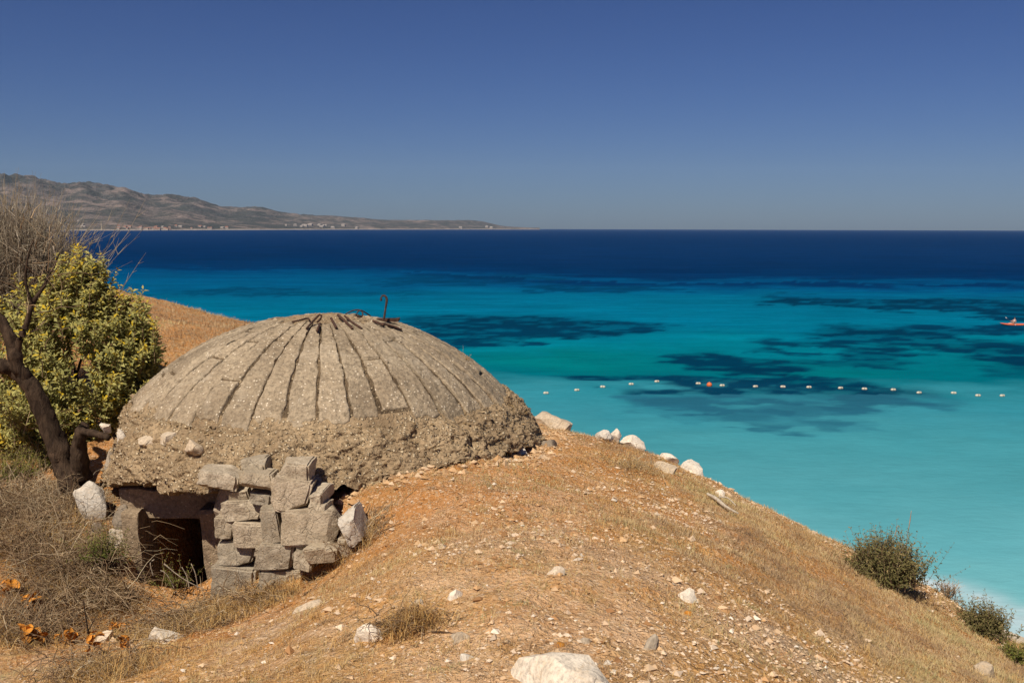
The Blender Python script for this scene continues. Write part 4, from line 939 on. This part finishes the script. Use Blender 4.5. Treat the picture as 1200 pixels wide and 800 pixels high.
# brush at the lower left and round the entrance
brush(0, 610, 120, 90, 'tall dry tangle cut by the left photo edge below the trunk', 260, tint0=.55)
brush(70, 600, 90, 70, 'dry twig tangle just left of the leaning white slab', 240, tint0=.55)
brush(195, 738, 130, 30, 'dry brush in front of the doorway above the broken white rock', 280, tint0=.55, up=.4)
brush(60, 700, 130, 70, 'dry brush above the flat bright orange leaf clump', 300, tint0=.5)
brush(40, 640, 150, 95, 'wide tangle of dry grey twigs below the dead tree at the left edge', 420, tint0=.5)
brush(80, 668, 90, 70, 'dry twig tangle right below the leaning white slab', 300, tint0=.5)
brush(20, 745, 110, 80, 'dry brush behind the orange leaf clumps in the lower left corner', 260, tint0=.45)
brush(128, 705, 70, 40, 'low brown brush at the foot of the left door jamb', 200, tint0=.5, up=.4)
brush(245, 725, 110, 50, 'low brown brush at the foot of the stone wall', 260, tint0=.45, up=.4)
brush(320, 700, 90, 42, 'dry brown brush growing out of the lowest wall stones', 180, tint0=.5, up=.4)
brush(120, 790, 130, 45, 'flattened dry twigs at the bottom edge below the orange leaf clumps', 220, tint0=.4, up=.3)
brush(30, 585, 80, 60, 'pale dry twigs at the left edge below the trunk', 200, tint0=.65)
brush(420, 640, 60, 34, 'thin dry scrub on the bank right of the stone wall', 110, tint0=.4, up=.5)
brush(480, 735, 70, 34, 'small grey scrub right of the rounded white rock', 110, tint0=.35, up=.6)
brush(742, 548, 60, 14, 'pale dry scrub left of the flat slab near the ridge', 70, tint0=.75, up=.7)
for px, py, lab in [(105, 745, 'thin dark upright twig beside the cream wedge of stone')]:
    b0 = hit(px, py + 20); t = thing('bare_twig', lab, 'twig', tuple(b0))
    tube_obj('twig', [b0, P(px - 2, py - 5, b0[1]), P(px - 8, py - 45, b0[1])], [.006, .005, .002], M_BARK, t, n=10, sides=5)
    tube_obj('twig', [P(px - 2, py - 5, b0[1]), P(px + 10, py - 28, b0[1])], [.004, .002], M_BARK, t, n=6, sides=5)

def shrub(px, py, wpx, hpx, label, n, ll, lw, mat, name='shrub', cat='shrub', Y=None, tint=(.1, .9), up=1.1, per=8, stemt=.4, spread=.17):
    b = hit(px, py) if Y is None else P(px, py, Y); s = b[1] / F
    t = thing(name, label, cat, tuple(b))
    p, rr = arcs(n, b, (wpx * s * spread, wpx * s * spread * .8, .02), hpx * s * 1.0, up, .0028, droop=.05)
    kind(twig_mesh('stems', p, rr, M_TWIG, t, stemt), 'stuff')
    leafy('foliage', p, mat, t, per, ll, lw, .15, tint)
    return t
sh1 = shrub(1036, 684, 76, 58, 'round olive green shrub on the right brow against the sea', 900, .03, .012, M_GREEN, up=1.25, spread=.21, per=9)
shrub(1150, 742, 52, 36, 'low dark green shrub with twiggy tips below the round one', 420, .026, .011, M_GREEN, up=1.0, spread=.24)
shrub(1190, 775, 40, 26, 'small pale green shrub in the lower right corner', 90, .022, .01, M_WEED)
shrub(1110, 700, 34, 26, 'small reddish dry shrub between the two green shrubs on the brow', 80, .014, .006, M_TWIG, tint=(.2, .7))
shrub(205, 690, 60, 40, 'feathery green weed in the dark bunker doorway', 34, .02, .006, M_WEED, name='weed', cat='weed', Y=7.05)
shrub(40, 520, 60, 45, 'green grassy weed at the foot of the leafy bush', 120, .035, .01, M_WEED, name='weed', cat='weed', Y=9.1)
shrub(20, 560, 70, 42, 'green brown weed on the bank left of the trunk foot', 150, .03, .008, M_WEED, name='weed', cat='weed', tint=(.3, 1.))
shrub(120, 655, 60, 40, 'green weed among dry twigs left of the door jamb', 110, .026, .007, M_WEED, name='weed', cat='weed', Y=7.2, tint=(.1, .8))
shrub(60, 545, 50, 34, 'low olive weed between the trunk foot and the grey stone', 100, .03, .008, M_WEED, name='weed', cat='weed', tint=(.3, 1.))
shrub(25, 500, 50, 80, 'leafy green shoots left of the dead trunk', 36, .06, .024, M_SAGE, name='shoot', cat='shoot', Y=8.9, tint=(.3, .85))
shrub(600, 492, 30, 34, 'wispy dry tuft growing from the right shoulder of the dome', 36, .012, .004, M_STRAW, name='grass_tuft', cat='grass', Y=8.6, tint=(.3, .8))
shrub(545, 425, 16, 16, 'tiny dry tuft on the right upper edge of the dome', 14, .01, .003, M_STRAW, name='grass_tuft', cat='grass', Y=8.9, tint=(.3, .8))
for px, py, h_, lab in [(1062, 672, 74, 'tall thin grass stalk standing above the round olive shrub'), (1046, 655, 40, 'short thin grass stalk left of the tall one')]:
    b0 = hit(px - 6, py); t = thing('grass_stalk', lab, 'grass', tuple(b0)); Yb = b0[1]
    stm = tube_obj('stem', [b0, P(px, py - h_ * .5, Yb), P(px + 6, py - h_, Yb)], [.003, .0025, .002], M_GREYWOOD, t, n=10, sides=5)
    tube_obj('seed_head', [P(px + 2.5, py - h_ * .68, Yb), P(px + 4.5, py - h_ * .85, Yb), P(px + 6, py - h_, Yb)], [.002, .0045, .0015], M_GREYWOOD, stm, n=8, sides=6, rough=.3)
t = thing('straw_stalks', 'few yellow straw stalks bending across the bunker doorway', 'grass', tuple(P(200, 690, 7.0)))
for q in [[(180, 675), (176, 660), (181, 655)], [(192, 660), (215, 678), (243, 692)], [(222, 690), (219, 675), (213, 664)], [(232, 690), (229, 672), (224, 660)], [(205, 690), (195, 672), (188, 668)]]:
    tube_obj('stalk', [P(a_, b_, 6.98) for a_, b_ in q], [.005, .004, .003], M_GREYWOOD, t, n=8, sides=5)

# ------------------------------------------------------------------ bathing line and kayak
M_BUOY = mat_plain('buoy_white', (.54, .50, .40), .45, .15, 4); M_BUOYO = mat_plain('buoy_orange', (.70, .16, .05), .45, .2, 4); M_ROPE = mat_plain('buoy_strap', (.25, .24, .2), .8, .2, 4)
def lathe(prof_, n=16):
    a = np.linspace(0, 2 * np.pi, n, endpoint=False); pr = np.array(prof_)
    V = np.stack([pr[None, :, 0] * np.cos(a)[:, None], pr[None, :, 0] * np.sin(a)[:, None], np.broadcast_to(pr[None, :, 1], (n, len(pr)))], -1)
    return V, grid_faces(n, len(pr), True)
bl = [(639.8, 459.9), (676, 456.4), (706.3, 452.6), (739.7, 449.4), (769.8, 446.3), (818.3, 448.7), (846.3, 451), (885.3, 452.2), (917.5, 452.5), (948, 453), (985, 454), (1013, 455), (1046.8, 456), (1077, 459.5), (1117.5, 459.8), (1146, 462.8), (1174.5, 463)]
body_me = strap_me = None
ordn = ['first', 'second', 'third', 'fourth', 'fifth', 'sixth', 'seventh', 'eighth', 'ninth', 'tenth', 'eleventh', 'twelfth', 'thirteenth', 'fourteenth', 'fifteenth', 'sixteenth', 'last']
for i, (u, v_) in enumerate(bl):
    c = sea_point(u, v_ + 1.5)
    t = thing('buoy', 'white float, %s of the row of white floats counted from the dome side' % ordn[i], 'buoy', tuple(c), 'white floats of the bathing line')
    if body_me is None:
        V, Q = lathe([(.0, -.33), (.10, -.32), (.19, -.24), (.215, -.1), (.215, .1), (.19, .24), (.10, .32), (.0, .33)])
        o1 = np_mesh('float_body', V, [Q], M_BUOY, t); V, Q = lathe([(.221, -.05), (.228, -.03), (.228, .03), (.221, .05)]); o2 = np_mesh('strap', V, [Q], M_ROPE, o1)
    else:
        o1 = b1.copy(); COL.objects.link(o1); o1.parent = t; o2 = b2.copy(); COL.objects.link(o2); o2.parent = o1
    b1, b2 = o1, o2; body_me = 1
    for o in (o1,): o.rotation_euler = (0, math.pi / 2, 0); o.location = (0, 0, .06); o.scale = (.5, .5, .6)
    t.rotation_euler.z = .25 * math.sin(i * 2.1)
c = sea_point(831.2, 452.3); t = thing('buoy', 'single orange ball buoy between white floats', 'buoy', tuple(c))
a_ = np.linspace(-np.pi / 2, np.pi / 2, 12); V, Q = lathe([(max(.0, .21 * math.cos(x)), .21 * math.sin(x) + .09) for x in a_]); np_mesh('float_body', V, [Q], M_BUOYO, t)
V, Q = lathe([(0, .27), (.04, .28), (.04, .34), (0, .35)], 8); np_mesh('eye', V, [Q], M_ROPE, t)

kc = sea_point(1191, 381); kz = .14
M_KAY = mat_plain('kayak_red', (.62, .13, .06), .35, .15, 3, .5)
kay = thing('kayak', 'red orange kayak on the dark water at the right edge', 'kayak', (kc[0], kc[1], 0))
xs = np.linspace(-1, 1, 31); nk = 14; ak = np.linspace(0, 2 * np.pi, nk, endpoint=False)
KV = np.stack([np.stack([np.full(nk, x * 2.1), .36 * (1 - abs(x) ** 2.4) ** .8 * np.cos(ak) + 0 * ak, .08 + .22 * abs(x) ** 3 + np.where(np.sin(ak) > 0, .14, .20) * (1 - abs(x) ** 3) ** .7 * np.sin(ak)], -1) for x in xs])
hull = np_mesh('hull', KV, [grid_faces(31, nk)[:, ::-1], np.arange(nk)[None], (np.arange(nk) + 30 * nk)[None, ::-1]], M_KAY, kay)
V, Q = lathe([(.30, .0), (.31, .03), (.27, .03), (.26, 0.0)]); o = np_mesh('cockpit_rim', V * np.array([1.5, .8, 1]), [Q], M_ROPE, hull); o.location = (-.25, 0, .22)
V, Q = lathe([(.0, .02), (.09, .03), (.10, .012), (.11, .0)]); o = np_mesh('hatch', V, [Q], M_ROPE, hull); o.location = (1.2, 0, .22)
def skin_body(name, joints, edges, root, mat, parent=None, loc=(0, 0, 0)):
    me = bpy.data.meshes.new(name); me.from_pydata([j[:3] for j in joints], edges, []); me.materials.append(mat)
    o = bpy.data.objects.new(name, me); COL.objects.link(o); o.location = loc
    if parent is not None: o.parent = parent
    m = o.modifiers.new('skin', 'SKIN'); m.use_smooth_shade = True
    for i, j in enumerate(joints):
        sv_ = me.skin_vertices[0].data[i]; sv_.radius = (j[3], j[3]); sv_.use_root = (i == root)
    s_ = o.modifiers.new('sub', 'SUBSURF'); s_.levels = 1; s_.render_levels = 1
    return o
M_SKIN = mat_plain('skin', (.52, .30, .21), .6, .1, 3); M_HAIR = mat_plain('dark_hair', (.03, .025, .03), .7, .2, 3); M_VEST = mat_plain('vest_pale', (.62, .55, .52), .8, .1, 3)
px0 = -.25
J = [(px0, 0, .20, .13), (px0 + .02, 0, .42, .14), (px0 + .03, 0, .62, .15), (px0 + .02, 0, .74, .055), (px0, 0, .84, .085), (px0 - .01, 0, .93, .085),
     (px0 + .02, .2, .68, .06), (px0 - .22, .26, .5, .045), (px0 - .42, .2, .52, .035), (px0 - .49, .2, .53, .035),
     (px0 + .02, -.2, .68, .06), (px0 - .18, -.28, .46, .045), (px0 - .42, -.22, .44, .035), (px0 - .49, -.22, .44, .035),
     (px0 - .4, .13, .26, .08), (px0 - .75, .12, .2, .05), (px0 - .4, -.13, .26, .08), (px0 - .75, -.12, .2, .05)]
E = [(0, 1), (1, 2), (2, 3), (3, 4), (4, 5), (2, 6), (6, 7), (7, 8), (8, 9), (2, 10), (10, 11), (11, 12), (12, 13), (0, 14), (14, 15), (0, 16), (16, 17)]
per = thing('person', 'person with dark hair paddling seated in the red kayak', 'person', (kc[0], kc[1], 0))
skin_body('body', J, E, 0, M_SKIN, per)
V, Q = lathe([(.0, .115), (.05, .105), (.085, .06), (.095, 0.), (.08, -.03)]); o = np_mesh('hair', V, [Q], M_HAIR, per); o.location = (px0 + .01, 0, .92)
V, Q = lathe([(.14, -.2), (.158, -.1), (.165, .03), (.16, .1), (.09, .16)]); o = np_mesh('vest', V * np.array([1, 1.15, 1]), [Q], M_VEST, per); o.location = (px0 + .025, 0, .54)
pad = thing('paddle', 'double bladed kayak paddle held by the kayaker', 'paddle', (kc[0], kc[1], 0))
a0 = np.array([px0 - .5, -1.0, .22]); a1 = np.array([px0 - .5, 1.0, .78])
V, Q = tubes(smooth_path([a0, (a0 + a1) / 2, a1], 6)[None], np.full((1, 6), .015), 6); shaft = np_mesh('shaft', V, [Q], M_HAIR, pad)
for e_, d_ in ((a0, -1), (a1, 1)):
    V, fa = rock_verts(5, .03, .42, .16, sub=2, cuts=0, rough=0); o = np_mesh('blade', V, [fa], M_VEST, shaft); o.location = e_ + np.array([0, d_ * .18, d_ * .05]); o.rotation_euler.x = .27

# ------------------------------------------------------------------ haze
hz = bpy.data.meshes.new('haze')
bm = bmesh.new(); bmesh.ops.create_cube(bm, size=1)
for v_ in bm.verts: v_.co = Vector((v_.co.x * 26000, v_.co.y * 26000, -4.5 if v_.co.z < 0 else 800.0))
bm.to_mesh(hz); bm.free()
hazeo = bpy.data.objects.new('haze', hz); COL.objects.link(hazeo); kind(hazeo, 'stuff')
hm = bpy.data.materials.new('haze_air'); hm.use_nodes = True; ht = hm.node_tree; ht.nodes.clear()
ho = ht.nodes.new('ShaderNodeOutputMaterial'); hv = ht.nodes.new('ShaderNodeVolumePrincipled')
hv.inputs['Color'].default_value = (.55, .74, 1.0, 1); hv.inputs['Density'].default_value = 2.5e-5; hv.inputs['Anisotropy'].default_value = 0.0
ht.links.new(hv.outputs[0], ho.inputs['Volume']); hz.materials.append(hm)
